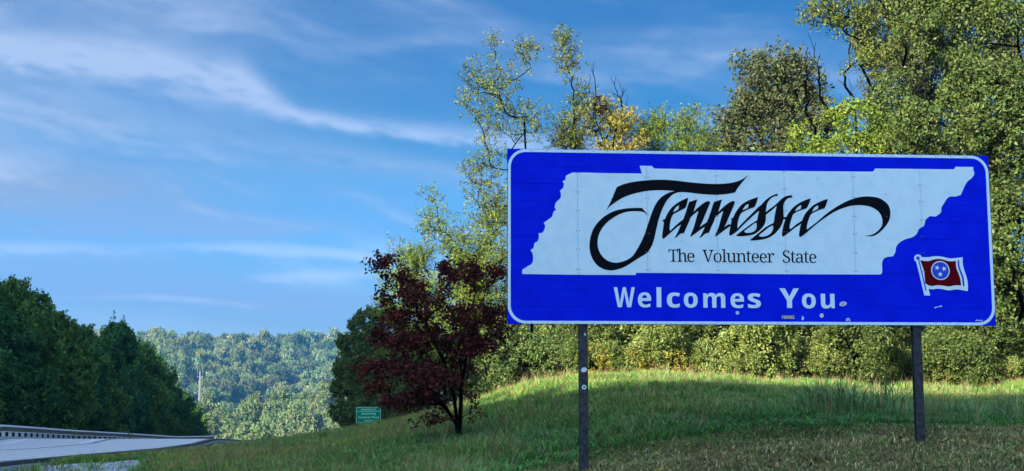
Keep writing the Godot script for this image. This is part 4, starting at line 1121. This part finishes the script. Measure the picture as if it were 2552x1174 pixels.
func tuft_mesh(n: int, r: float, h: float, w: float, lean: float, palette: Array, seed_: int, seeds := 0.0) -> ArrayMesh:
	rng.seed = seed_
	var s := Soup.new()
	for k in n:
		var a := rng.randf() * TAU
		var at := Vector3(cos(a), 0, sin(a)) * r * sqrt(rng.randf())
		var b := rng.randf() * TAU
		var l := Vector3(cos(b), 0, sin(b)) * lean * rng.randf_range(0.2, 1.0)
		var c: Color = palette[rng.randi() % palette.size()] * rng.randf_range(0.55, 1.5)
		c.a = 1.0
		if rng.randf() < seeds:
			blade(s, at, l * 0.5, h * rng.randf_range(1.1, 1.6), w * 0.5, Color(0.26, 0.20, 0.10), 0.1)
		else:
			blade(s, at, l, h * rng.randf_range(0.55, 1.2), w, c)
	return s.mesh()

func strew(called: String, label: String, category: String, meshes: Array, mat: Material, spots: Array) -> void:   # spots: [Transform3D, Color]
	var o := thing(called)
	tag(o, label, category, "", "stuff")
	for k in meshes.size():
		var mine := []
		for i in range(k, spots.size(), meshes.size()): mine.append(spots[i])
		var mm := MultiMesh.new()
		mm.transform_format = MultiMesh.TRANSFORM_3D
		mm.use_colors = true
		mm.mesh = meshes[k]
		mm.instance_count = mine.size()
		for i in mine.size():
			mm.set_instance_transform(i, mine[i][0])
			mm.set_instance_color(i, mine[i][1])
		var c := MultiMeshInstance3D.new()
		c.multimesh = mm
		c.material_override = mat
		c.name = "tufts" if k == 0 else "tufts_%03d" % k
		o.add_child(c, true)

func on_road(x: float, zd: float) -> bool:
	return x < -8.64 - 0.124 * zd + 0.25

func mown_edge(x: float) -> float:
	return along([[-1.6, 11.0], [-0.2, 17.8], [1.1, 19.9], [2.8, 20.2], [4.9, 20.6], [6.9, 20.6], [9.0, 20.7]], x)

func make_grass() -> void:
	var gm := paint(Color.WHITE, 0.6, 0.0, true)
	gm.metallic_specular = 0.35
	gm.backlight_enabled = true
	gm.backlight = Color(0.5, 0.5, 0.4)
	var green := [Color(0.09, 0.28, 0.055), Color(0.07, 0.23, 0.055), Color(0.13, 0.31, 0.05), Color(0.19, 0.31, 0.05), Color(0.075, 0.24, 0.075), Color(0.25, 0.27, 0.07)]
	var tall := []
	for k in 4: tall.append(tuft_mesh(22, 0.17, 0.27, 0.016, 1.0, green, 600 + k, 0.06))
	var dry := [Color(0.34, 0.25, 0.12), Color(0.26, 0.19, 0.10), Color(0.42, 0.34, 0.18), Color(0.13, 0.26, 0.05), Color(0.18, 0.28, 0.06), Color(0.16, 0.12, 0.08)]
	var short := []
	for k in 3: short.append(tuft_mesh(26, 0.16, 0.11, 0.013, 1.2, dry, 620 + k))
	rng.seed = 9
	var spots := []
	var cut := []
	var count := 0
	while count < 70000:
		count += 1
		# more of them near than far, since the far ones overlap
		var zd := 12.0 + 29.5 * pow(rng.randf(), 0.9)
		var x := rng.randf_range(-zd * 0.43, zd * 0.44)
		if on_road(x, zd): continue
		var e := mown_edge(x) + 0.7 * fine.get_noise_2d(x * 9.0, zd * 3.0)
		var patch := fine.get_noise_2d(x * 7.0, zd * 9.0)
		var broad := noise.get_noise_2d(x * 3.0 + 40.0, zd * 5.0)
		var at := ground_at(x, zd) - Vector3(0, 0.015, 0)
		if zd < e:
			var g := 1.0 + 0.35 * patch
			var c := Color(g, g, g)
			if broad + 0.6 * patch > -0.03 or zd > e - 0.9 + 0.6 * patch or rng.randf() < 0.18: c = Color(0.6 * g, 1.05 * g, 0.65 * g)
			var s := rng.randf_range(0.6, 1.15) * (1.0 + 0.5 * maxf(0.0, broad))
			cut.append([Transform3D(Basis(Vector3.UP, rng.randf() * TAU).scaled(Vector3(1.1, s, 1.1)), at), c])
			continue
		# bare hollow of gravel at the road's edge
		if x < -5.9 - 0.27 * (zd - 20.0) + 0.5 * patch and zd < 34.0 and rng.randf() > 0.008 + 0.25 * maxf(0.0, patch - 0.3): continue
		var h := 1.0 + 0.45 * patch + 0.3 * broad
		if zd < e + 0.8: h *= 0.75
		if x < -3.0: h *= 0.8
		var g := rng.randf_range(0.8, 1.2)
		var warm := clampf(0.5 + 1.1 * broad + 0.4 * patch, 0.0, 1.0)
		var c := Color(lerpf(0.75, 1.45, warm) * g, lerpf(1.0, 1.05, warm) * g, lerpf(1.15, 0.85, warm) * g)
		spots.append([Transform3D(Basis(Vector3.UP, rng.randf() * TAU).scaled(Vector3(1.25, h, 1.25)), at), c])
	strew("tall_grass", "uncut green grass over the mound below and left of the sign", "grass", tall, gm, spots)
	for k in 7000:
		var zd := rng.randf_range(12.0, 21.0)
		var x := rng.randf_range(-0.8, zd * 0.44)
		if zd > mown_edge(x) + 0.3: continue
		var g := rng.randf_range(0.7, 1.2)
		cut.append([Transform3D(Basis(Vector3.UP, rng.randf() * TAU).scaled(Vector3(1.2, rng.randf_range(0.5, 1.0), 1.2)), ground_at(x, zd) - Vector3(0, 0.01, 0)), Color(g, g, g)])
	for k in 260:                                          # heaps of dry cuttings left by the mower, in rough swathes
		var zd := 15.0 + 6.0 * rng.randf()
		zd += 0.15 * sin(k * 0.7)
		var x := rng.randf_range(-0.5, zd * 0.44)
		if zd > mown_edge(x) + 0.1 or fine.get_noise_2d(x * 6.0, zd * 22.0) < 0.06: continue
		var g := rng.randf_range(0.35, 0.7)
		cut.append([Transform3D(Basis(Vector3.UP, rng.randf() * TAU).scaled(Vector3(1.6, rng.randf_range(0.7, 1.3), 1.6)), ground_at(x, zd)), Color(g, g * 0.8, g * 0.8)])
	strew("mown_grass", "short brownish mown grass in front of the sign's posts", "grass", short, gm, cut)
	# ranker tufts standing above the rest, and leaves blown down from the trees
	rng.seed = 19
	var rank := []
	for k in 3: rank.append(tuft_mesh(20, 0.13, 0.42, 0.015, 0.7, [Color(0.10, 0.25, 0.06), Color(0.15, 0.28, 0.06), Color(0.24, 0.24, 0.09), Color(0.08, 0.21, 0.07)], 660 + k, 0.3))
	rng.seed = 20
	var high := []
	for k in 900:
		var zd := rng.randf_range(18.5, 36.0)
		var x := rng.randf_range(-zd * 0.33, zd * 0.44)
		if zd < mown_edge(x) + 0.2 or on_road(x, zd) or x < -5.0 - 0.26 * (zd - 20.0): continue
		if fine.get_noise_2d(x * 12.0 + 90.0, zd * 10.0) < 0.05: continue
		var g := rng.randf_range(0.75, 1.15)
		high.append([Transform3D(Basis(Vector3.UP, rng.randf() * TAU).scaled(Vector3.ONE * rng.randf_range(0.6, 1.15)), ground_at(x, zd)), Color(g, g, g)])
	strew("rank_grass", "taller seeding tufts scattered through the uncut grass", "grass", rank, gm, high)
	var fallen := Soup.new()
	for k in 700:
		var zd := rng.randf_range(15.0, 31.0)
		var x := rng.randf_range(-2.5, zd * 0.44)
		var at := ground_at(x, zd) + Vector3(0, 0.05 + rng.randf() * 0.08, 0)
		var d := rand_dir() * 0.045
		var e := d.cross(rand_dir()).normalized() * 0.025
		fallen.tri(at - d, at + e, at + d)
		fallen.tri(at - d, at + d, at - e + Vector3(0, 0.01, 0))
		var c: Color = [Color(0.20, 0.11, 0.04), Color(0.26, 0.17, 0.05), Color(0.13, 0.07, 0.035), Color(0.30, 0.22, 0.06)][k % 4]
		for i in 6: fallen.c.append(c)
	tag(put("fallen_leaves", fallen.mesh(), matte_leaf), "brown and yellow leaves lying scattered on the verge", "leaves", "", "stuff")
	# broad-bladed weeds left of the right post and beyond it
	var weed := []
	for k in 3: weed.append(tuft_mesh(30, 0.15, 0.62, 0.026, 0.9, [Color(0.10, 0.23, 0.08), Color(0.13, 0.26, 0.09), Color(0.17, 0.28, 0.09), Color(0.08, 0.18, 0.08)], 640 + k, 0.06))
	rng.seed = 15
	var places := []
	for k in 15: places.append([rng.randf_range(5.2, 6.9), rng.randf_range(22.0, 23.6), rng.randf_range(0.9, 1.35), 0])
	for k in 14: places.append([rng.randf_range(7.6, 10.0), rng.randf_range(21.8, 23.2), rng.randf_range(0.6, 1.0), 1])
	for k in places.size():
		var p: Array = places[k]
		var o := put("weed_clump", weed[k % 3], gm)
		o.position = ground_at(p[0], p[1])
		o.rotation.y = rng.randf() * TAU
		o.scale = Vector3.ONE * p[2]
		if p[3] == 0: tag(o, "clump of tall broad-bladed weeds just left of the right post", "weed", "weeds left of the right post")
		else: tag(o, "lower clump of broad-bladed weeds right of the right post", "weed", "weeds right of the right post")
	# dry stalks before the vine wall
	for p in [[9.0, 30.0, 1.3, 0.3], [9.35, 30.2, 1.1, -0.3], [9.6, 30.1, 1.4, -0.15], [10.9, 29.0, 0.9, 0.2], [8.2, 30.3, 0.8, 0.2]]:
		var s := Soup.new()
		var last := Vector3.ZERO
		for i in 6:
			var t := (i + 1) / 6.0
			var nx := Vector3(p[3] * t * t * p[2] + rng.randf_range(-0.02, 0.02), p[2] * t, 0.05 * t)
			s.tube(last, nx, 0.012 * (1.1 - t * 0.7), 0.012 * (1.0 - t * 0.7), 4)
			last = nx
		var o := put("dry_stalk", s.mesh(), paint(Color(0.30, 0.25, 0.15), 0.8))
		o.position = ground_at(p[0], p[1])
		tag(o, "thin dry straw-coloured stalk standing before the vine wall near the right post", "stalk", "dry stalks before the vine wall")
	# white flowers under the red tree
	var fl := Soup.new()
	for k in 150:
		var x := rng.randf_range(-1.5, -0.5) + 0.2 * rng.randf()
		var zd := rng.randf_range(20.6, 22.4)
		var c := ground_at(x, zd) + Vector3(0, rng.randf_range(0.16, 0.34), 0)
		for i in 5:
			var a := TAU * i / 5.0
			var b := a + 0.9
			fl.tri(c, c + Vector3(cos(a), 0.25, sin(a)) * 0.011, c + Vector3(cos(b), 0.25, sin(b)) * 0.011)
	tag(put("white_flowers", fl.mesh(), paint(Color(0.7, 0.72, 0.75), 0.8)), "scatter of tiny white wildflowers in the grass under the red tree", "flowers", "", "stuff")

# ---------------------------------------------------------------- road side

func make_road() -> void:
	var zs := []
	var z := -60.0
	while z < 171.0:
		zs.append(z)
		z += 3.0 if z > 20.0 else 8.0
	var concrete := mottled([Color(0.44, 0.47, 0.50), Color(0.52, 0.55, 0.58), Color(0.58, 0.61, 0.64)], 0.02, 0.85, 31, 0.25, 0.15)
	var strip := func(t0: float, t1: float, lift: float, thick: float) -> Mesh:
		var s := Soup.new()
		for i in zs.size() - 1:
			var q := []
			for zz in [zs[i], zs[i + 1]]:
				var xn: float = -8.64 - 0.124 * zz
				var xr := along(RAIL_X, zz) - 0.5
				for t in [t0, t1]:
					q.append(Vector3(lerpf(xn, xr, t), along(ROAD_Y, zz) + lift, -zz))
			s.quad(q[0], q[1], q[3], q[2])
			if thick > 0.0:
				var d := Vector3(0, -thick, 0)
				s.quad(q[0] + d, q[0], q[2], q[2] + d)
		return s.mesh()
	tag(put("road", strip.call(0.0, 1.0, 0.0, 0.22), concrete), "pale concrete highway running downhill", "", "", "structure")
	var seam := put("road_seam", strip.call(0.455, 0.472, 0.004, 0.0), paint(Color(0.07, 0.08, 0.09), 0.9))
	tag(seam, "dark joint between shoulder and lane", "", "", "structure")
	var line := put("road_marking", strip.call(0.82, 0.845, 0.004, 0.0), paint(Color(0.72, 0.74, 0.76), 0.6))
	tag(line, "white edge line along the far lane", "", "", "structure")
	var line2 := put("road_marking", strip.call(0.50, 0.525, 0.004, 0.0), paint(Color(0.72, 0.74, 0.76), 0.6))
	tag(line2, "white line along the near lane", "", "", "structure")
	var edge := put("road_edge", strip.call(0.0, 0.03, 0.004, 0.1), mottled([Color(0.03, 0.035, 0.04), Color(0.06, 0.065, 0.07), Color(0.11, 0.12, 0.125)], 0.04, 0.95, 33, 0.5))  # dark strip, puts the shadow of the drop-off into the edge's colour
	tag(edge, "dark asphalt edge of the shoulder with its drop-off shadow painted in", "", "", "structure")
	# the bed of fine gravel, and larger stones lying on it
	var bed := Soup.new()
	for j in 40:
		for i in 14:
			var q := []
			for k in [[0, 0], [0, 1], [1, 1], [1, 0]]:
				var zd: float = 17.5 + (j + k[1]) * 0.41
				var ragged: float = 0.5 * fine.get_noise_1d(zd * 14.0)
				var x := lerpf(-8.64 - 0.124 * zd - 0.1, -6.2 - 0.27 * (zd - 20.0) + ragged, (i + k[0]) / 14.0)
				q.append(ground_at(x, zd) + Vector3(0, 0.015, 0))
			if q[0].x < q[3].x: bed.quad(q[0], q[1], q[2], q[3])
	tag(put("gravel_bed", bed.mesh(), mottled([Color(0.08, 0.10, 0.12), Color(0.22, 0.26, 0.30), Color(0.36, 0.41, 0.46), Color(0.16, 0.19, 0.22)], 0.05, 0.95, 34, 1.6)), "fine blue-grey gravel bed beside the shoulder", "", "", "structure")
	# loose stones at the edge
	var stones := []
	for k in 3:
		rng.seed = 700 + k
		var s := Soup.new()
		var ring := []
		for j in 3:
			var row := []
			for i in 6:
				var a := TAU * i / 6.0
				row.append(Vector3(cos(a) * [0.7, 1.0, 0.6][j], [-0.5, 0.1, 0.65][j], sin(a) * [0.7, 1.0, 0.6][j]) * rng.randf_range(0.75, 1.15))
			ring.append(row)
		for j in 2:
			for i in 6:
				s.quad(ring[j][i], ring[j + 1][i], ring[j + 1][(i + 1) % 6], ring[j][(i + 1) % 6])
		for i in range(1, 5): s.tri(ring[2][0], ring[2][i], ring[2][i + 1])
		stones.append(s.mesh())
	rng.seed = 71
	var spots := []
	for k in 20000:
		var zd := rng.randf_range(18.0, 33.0)
		var x := rng.randf_range(-zd * 0.45, -zd * 0.24)
		if on_road(x + 0.2, zd) or x > -5.8 - 0.27 * (zd - 20.0): continue
		var g := rng.randf_range(0.6, 1.3)
		var sc := rng.randf_range(0.018, 0.05)
		spots.append([Transform3D(Basis(rand_dir(), rng.randf() * TAU).scaled(Vector3.ONE * sc), ground_at(x, zd) + Vector3(0, sc * 0.3, 0)), Color(0.34 * g, 0.39 * g, 0.44 * g)])
	strew("gravel", "blue-grey gravel between the road's edge and the grass", "gravel", stones, paint(Color.WHITE, 0.85, 0.0, true), spots)

func make_guardrail() -> void:
	var path := []
	for k in RAIL_X.size():
		if RAIL_X[k][0] >= 66 and RAIL_X[k][0] <= 165: path.append(Vector3(RAIL_X[k][1], along(ROAD_Y, RAIL_X[k][0]), -RAIL_X[k][0]))
	path.push_front(Vector3(-26.7, along(ROAD_Y, 51.0), -51.0))
	var o := thing("guardrail", path[0])
	tag(o, "long weathered guardrail on pale posts along the far side of the road", "guardrail")
	var post_m := mottled([Color(0.55, 0.60, 0.64), Color(0.64, 0.69, 0.73), Color(0.7, 0.75, 0.79)], 0.05, 0.7, 41, 1.0)
	var beam_m := mottled([Color(0.08, 0.07, 0.045), Color(0.13, 0.11, 0.07), Color(0.17, 0.145, 0.09)], 0.03, 0.7, 42, 0.6)
	var cap_m := paint(Color(0.82, 0.84, 0.86), 0.6)
	var kerb_m := paint(Color(0.45, 0.47, 0.49), 0.85)
	var post_mesh := Soup.new()
	post_mesh.box(Vector3(-0.085, -0.2, -0.09), Vector3(0.085, 0.50, 0.09))
	var pm := post_mesh.mesh()
	var carried := 0.6
	for i in path.size() - 1:
		var a: Vector3 = path[i] - path[0]
		var b: Vector3 = path[i + 1] - path[0]
		var d := b - a
		var face := Vector3(-d.z, 0, d.x).normalized()       # towards the road
		if face.x < 0: face = -face
		var s := Soup.new()
		# a W-section: two ridges with a valley
		var prof := [[0.0, 0.44], [0.07, 0.49], [0.07, 0.55], [0.0, 0.60], [0.07, 0.65], [0.07, 0.71], [0.0, 0.755]]
		for k in prof.size() - 1:
			var u: Vector3 = Vector3(0, prof[k][1], 0) + face * (0.09 + prof[k][0])
			var v: Vector3 = Vector3(0, prof[k + 1][1], 0) + face * (0.09 + prof[k + 1][0])
			s.quad(a + u, a + v, b + v, b + u)
			s.quad(a + u - face * 0.02, b + u - face * 0.02, b + v - face * 0.02, a + v - face * 0.02)
		put("beam", s.mesh(), beam_m, o)
		var c := Soup.new()
		c.beam(a + Vector3(0, 0.79, 0) + face * 0.08, b + Vector3(0, 0.79, 0) + face * 0.08, 0.17, 0.10)
		put("top_rail", c.mesh(), cap_m, o)
		var lip := Soup.new()
		lip.beam(a + Vector3(0, 0.43, 0) + face * 0.12, b + Vector3(0, 0.43, 0) + face * 0.12, 0.10, 0.035)
		put("lower_lip", lip.mesh(), cap_m, o)
		var kb := Soup.new()
		kb.beam(a + Vector3(0, 0.06, 0) + face * 0.28, b + Vector3(0, 0.06, 0) + face * 0.28, 0.22, 0.16)
		put("kerb", kb.mesh(), kerb_m, o)
		var len := d.length()
		while carried < len:
			var p := put("post", pm, post_m, o)
			p.position = a + d * (carried / len)
			p.rotation.y = atan2(face.x, face.z)
			carried += 1.9
		carried -= len

func make_time_zone_sign() -> void:
	var o := thing("time_zone_sign", Vector3(-10.86, -1.24, -93.5), 0.11)
	tag(o, "small green road sign in front of the dark bush, reading Entering Central Time Zone", "sign")
	var green := paint(Color(0.0, 0.20, 0.10), 0.6)
	green.metallic_specular = 0.16
	var pale := paint(Color(0.30, 0.62, 0.52), 0.6)
	var W := 1.86
	var H := 1.2
	var rr := func(inset: float, r: float) -> PackedVector2Array:
		var p := PackedVector2Array()
		for c in [[W / 2 - inset - r, H - inset - r, 0.0], [-W / 2 + inset + r, H - inset - r, PI / 2], [-W / 2 + inset + r, inset + r, PI], [W / 2 - inset - r, inset + r, PI * 1.5]]:
			for i in 6: p.append(Vector2(c[0], c[1]) + Vector2.RIGHT.rotated(c[2] + PI / 2 * i / 5.0) * r)
		return p
	put("panel", sheet([rr.call(0.0, 0.09)], -0.02, 0.0).mesh(), green, o)
	put("border", sheet([pierced(rr.call(0.012, 0.08), rr.call(0.04, 0.06))], 0.0, 0.004).mesh(), pale, o)
	put("divider", sheet([PackedVector2Array([Vector2(-W / 2 + 0.04, 0.86), Vector2(W / 2 - 0.04, 0.86), Vector2(W / 2 - 0.04, 0.89), Vector2(-W / 2 + 0.04, 0.89)])], 0.0, 0.004).mesh(), pale, o)
	for t in [["MARION CO", -0.55, 0.55, 0.95, 1.07], ["Entering", -0.5, 0.54, 0.58, 0.79], ["Central Time", -0.76, 0.80, 0.36, 0.50], ["Zone", -0.27, 0.28, 0.09, 0.24]]:
		lettering("lettering", t[0], "Droid Sans", 700, Vector2(t[1], t[3]), Vector2(t[2], t[4]), 0.006, pale, o)
	for x in [-0.55, 0.55]:
		var s := Soup.new()
		s.box(Vector3(x - 0.04, -2.6, -0.08), Vector3(x + 0.04, 1.0, -0.022))
		put("post", s.mesh(), paint(Color(0.2, 0.2, 0.21), 0.6, 0.4), o)

func make_tower() -> void:
	var base := far_land(-152.0, 600.0)
	var o := thing("lattice_tower", Vector3(-152.0, base, -600.0))
	tag(o, "pale lattice radio mast with three whip aerials before the hazy hill", "tower")
	var steel := paint(Color(0.22, 0.22, 0.23), 0.7)
	var top := 11.5 - base
	var half := func(y: float) -> float: return lerpf(0.75, 0.2, y / top)
	for sx in [-1, 1]:
		for sz in [-1, 1]:
			var s := Soup.new()
			s.beam(Vector3(sx * 0.75, 0, sz * 0.75), Vector3(sx * 0.2, top - 3.0, sz * 0.2), 0.08, 0.08)
			put("leg", s.mesh(), steel, o)
	var lace := Soup.new()
	var y := 0.0
	while y < top - 4.0:
		var h: float = half.call(y)
		var y1 := y + h * 1.5
		var h1: float = half.call(y1)
		for s in [-1, 1]:
			lace.beam(Vector3(-h, y, s * h), Vector3(h1, y1, s * h1), 0.05, 0.05)
			lace.beam(Vector3(h, y, s * h), Vector3(-h1, y1, s * h1), 0.05, 0.05)
			lace.beam(Vector3(s * h, y, -h), Vector3(s * h1, y1, h1), 0.05, 0.05)
			lace.beam(Vector3(-h1, y1, s * h1), Vector3(h1, y1, s * h1), 0.045, 0.045)
		y = y1
	put("bracing", lace.mesh(), steel, o)
	for x in [-1.3, 0.1, 1.3]:
		var s := Soup.new()
		var up := top - (3.6 if x != 0.1 else 3.0)
		s.tube(Vector3(x, up - 2.5, 0), Vector3(x, up + 2.6, 0), 0.07, 0.05, 5)
		if x != 0.1: s.beam(Vector3(0, up - 2.3, 0), Vector3(x, up - 2.3, 0), 0.12, 0.12)
		put("aerial", s.mesh(), steel, o)

# ---------------------------------------------------------------- sky

func sky_color(az: float, el: float) -> Color:          # degrees; az from straight ahead, right positive; linear
	var e := maxf(el, 0.0)
	var low := Color(0.31, 0.42, 0.26)
	var mid := Color(0.012, 0.20, 0.37)
	var high := Color(0.004, 0.085, 0.30)
	var top := Color(0.006, 0.06, 0.2)
	var c := low.lerp(mid, smooth(1.5, 8.0, e)).lerp(high, smooth(5.0, 18.0, e)).lerp(top, smooth(18.0, 70.0, e))
	# high thin veil, drawn out along the wind; it lies over the whole sky
	var k := 1.0 if absf(az) < 178.0 else 1.0
	var t := el + 0.15 * az
	var wob := noise.get_noise_2d(az * 5.0, el * 9.0 + 200.0)
	var veil := noise.get_noise_2d(az * 2.2 + 300.0, t * 12.0 + wob * 14.0) * 0.6 + fine.get_noise_2d(az * 1.6, t * 8.0 + wob * 10.0) * 0.45
	veil = smooth(-0.2, 0.55, veil) * k
	var grain := fine.get_noise_3d(az * 7.0 + wob * 6.0, t * 34.0 + wob * 20.0, 70.0) + 0.6 * fine.get_noise_3d(az * 17.0, t * 75.0 + wob * 40.0, 20.0)
	var cover_ := 0.44 * veil * (0.8 + 0.5 * grain) + 0.02
	for b in [[-27.0, 18.0, 0.46], [70.0, 30.0, 0.3], [-120.0, 40.0, 0.35], [150.0, 40.0, 0.3]]:
		cover_ += b[2] * exp(-pow((az - b[0]) / b[1], 2.0)) * (0.8 + 0.5 * veil + 0.25 * grain)
	# streaks that stand in this sky, each: az from, el at az 0, slope, half height, az lo, az hi, strength
	for b in [[-60.0, -9.2, 0.95, 0.9, [[-60, 15.2], [-23, 14.25], [-18, 14.3], [-12.8, 13.6], [-11.5, 13.0], [-10, 12.4]], [[-60, 1.0], [-23, 0.8], [-18, 1.05], [-12.8, 1.1], [-11.5, 0.7], [-10, 0.35]]],
		[-13.0, 6.0, 0.75, 1.5, [[-13, 12.7], [-7.2, 12.0], [-2.2, 11.45], [6, 10.9]], [[-13, 0.3], [-7, 0.45], [-2, 0.5]]],
		[-17.5, -4.0, 0.85, 0.8, [[-17, 6.4], [-12.6, 6.2], [-6.5, 5.8]], [[-17, 0.2], [-10, 0.3], [-6, 0.25]]],
		[-14.5, 1.0, 0.7, 0.8, [[-13, 4.75], [-6, 4.95]], [[-14, 0.25], [-6, 0.3]]],
		[-9.5, 1.0, 0.5, 1.2, [[-8, 8.9], [-3.3, 7.1]], [[-8, 0.45], [-3, 0.5]]],
		[-10.0, -1.0, 0.22, 1.5, [[-8.5, 15.3], [-3.4, 16.0]], [[-8, 0.5], [-3, 0.5]]]]:
		var d: float = (el - along(b[4], az) - 0.3 * wob) / along(b[5], az)
		d = d * (1.0 if d > 0.0 else 1.5) + 0.35 * grain * b[3]
		var ends: float = smooth(b[0] - 1.0, b[0] + 5.0, az) * (1.0 - smooth(b[1] - 3.0, b[1] + 1.5, az))
		cover_ += b[2] * exp(-d * d) * ends * (0.85 + 0.5 * grain)
	var white := Color(0.52, 0.56, 0.68).lerp(Color(0.62, 0.63, 0.62), 1.0 - smooth(3.0, 9.0, e))
	c = c.lerp(white, clampf(cover_, 0.0, 0.93))
	# banks low in the sky: az, el, half width, half height, slope, strength; grey-mauve, then white
	for b in [[-22.5, 8.3, 7.5, 1.2, -0.05, 1.0], [-16.0, 6.95, 7.0, 0.5, 0.05, 0.85], [-14.5, 4.0, 9.5, 0.62, -0.01, 1.0], [-21.0, 5.1, 7.0, 0.7, 0.0, 0.8], [-9.0, 2.95, 4.5, 0.2, 0.0, 0.6], [40.0, 5.0, 14.0, 0.9, 0.0, 0.7], [-70.0, 6.0, 18.0, 1.2, 0.0, 0.7], [110.0, 7.0, 22.0, 1.6, 0.0, 0.7], [-140.0, 5.0, 18.0, 1.4, 0.0, 0.7], [170.0, 8.0, 16.0, 1.8, 0.0, 0.7]]:
		var f := bank(az, el, b, wob, grain)
		c = c.lerp(Color(0.19, 0.155, 0.13), clampf(f * b[5] * 1.5, 0.0, 0.95))
	for b in [[-24.0, 9.4, 4.0, 1.0, -0.15, 0.85], [-15.5, 3.75, 5.5, 0.16, -0.01, 0.75], [-21.5, 5.9, 5.0, 0.3, -0.02, 0.75], [-12.0, 7.6, 5.0, 0.25, -0.12, 0.4], [-18.0, 11.3, 9.0, 1.3, -0.10, 0.3], [-4.0, 10.0, 6.0, 0.6, -0.12, 0.35], [44.0, 5.8, 12.0, 0.4, 0.0, 0.7], [-64.0, 7.0, 14.0, 0.5, 0.0, 0.7], [118.0, 8.4, 16.0, 0.7, 0.0, 0.7], [-132.0, 6.0, 14.0, 0.6, 0.0, 0.7]]:
		var f := bank(az, el, b, wob, grain)
		c = c.lerp(Color(0.60, 0.57, 0.57), clampf(f * b[5], 0.0, 0.92))
	# brighter air round the sun, with a wide blue glow added for the shade
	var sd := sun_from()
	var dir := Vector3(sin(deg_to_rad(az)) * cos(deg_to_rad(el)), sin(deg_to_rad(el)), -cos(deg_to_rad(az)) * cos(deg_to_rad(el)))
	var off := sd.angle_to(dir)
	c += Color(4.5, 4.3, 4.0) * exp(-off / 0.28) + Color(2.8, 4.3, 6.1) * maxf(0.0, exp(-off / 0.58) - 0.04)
	c.a = 1.0
	return c

func bank(az: float, el: float, b: Array, wob: float, grain: float) -> float:
	var dx: float = (az - b[0]) / b[2]
	var dy: float = (el - b[1] - b[4] * (az - b[0]) + 0.45 * wob) / b[3] + 0.45 * grain
	return exp(-dx * dx - dy * dy) * (0.9 + 0.5 * grain)

func sun_from() -> Vector3:
	var u := deg_to_rad(SUN_UP)
	var a := deg_to_rad(SUN_BACK)
	return Vector3(-sin(a) * cos(u), sin(u), cos(a) * cos(u))

func make_sky() -> PanoramaSkyMaterial:              # column 0 looks straight ahead
	var w := 768
	var h := 384
	var im := Image.create_empty(w, h, false, Image.FORMAT_RGBF)
	for j in h:
		var el := 90.0 - (j + 0.5) * 180.0 / h
		if el < -2.0:
			im.fill_rect(Rect2i(0, j, w, h - j), Color(0.10, 0.13, 0.12))
			break
		for i in w:
			var az := (i + 0.5) * 360.0 / w
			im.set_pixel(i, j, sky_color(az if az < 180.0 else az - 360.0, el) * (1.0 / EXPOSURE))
	var big := 4
	im.resize(w * big, h * big, Image.INTERPOLATE_CUBIC)
	w *= big
	h *= big
	var half := int(w * 29.0 / 360.0)
	for j in range(int(h * (90.0 - 22.0) / 180.0), int(h * 91.0 / 180.0)):
		var el := 90.0 - (j + 0.5) * 180.0 / h
		for i in range(-half, half):
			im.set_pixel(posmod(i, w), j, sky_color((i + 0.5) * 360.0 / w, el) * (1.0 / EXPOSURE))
	var p := PanoramaSkyMaterial.new()
	p.panorama = ImageTexture.create_from_image(im)
	return p

# ---------------------------------------------------------------- all of it

func _ready() -> void:
	rng.seed = 1
	noise.seed = 4
	noise.frequency = 0.01
	noise.fractal_octaves = 4
	fine.seed = 8
	fine.frequency = 0.05
	fine.fractal_octaves = 3
	var cam := Camera3D.new()
	cam.name = "camera"
	cam.position = Vector3(0, EYE, 0)
	cam.rotation_degrees = Vector3(6.972, 0, 0)
	cam.fov = 21.788
	cam.near = 0.1
	cam.far = 6000.0
	add_child(cam)
	cam.current = true
	var env := Environment.new()
	env.background_mode = Environment.BG_SKY
	env.sky = Sky.new()
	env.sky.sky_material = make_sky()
	env.tonemap_mode = Environment.TONE_MAPPER_LINEAR
	env.tonemap_exposure = EXPOSURE
	env.sdfgi_enabled = true
	env.ssao_enabled = true
	env.ssil_enabled = true
	env.fog_enabled = true
	env.fog_density = 0.00021
	env.fog_light_color = Color(0.32, 0.68, 1.0)
	var we := WorldEnvironment.new()
	we.name = "world_environment"
	we.environment = env
	add_child(we)
	var sun := DirectionalLight3D.new()
	sun.name = "sun"
	sun.light_color = Color(1.0, 0.96, 0.88)
	sun.light_energy = 1.6
	sun.light_angular_distance = 0.5
	sun.shadow_enabled = true
	sun.sky_mode = DirectionalLight3D.SKY_MODE_LIGHT_ONLY
	add_child(sun)
	sun.look_at_from_position(Vector3.ZERO, -sun_from(), Vector3.UP)
	rng.seed = 2
	make_ground()
	make_road()
	prepare_leaves()
	make_sign()
	make_guardrail()
	make_time_zone_sign()
	make_tower()
	rng.seed = 5
	make_left_wood()
	make_far_woods()
	rng.seed = 6
	make_thicket()
	make_thicket_trees()
	rng.seed = 7
	make_red_tree()
	make_grass()
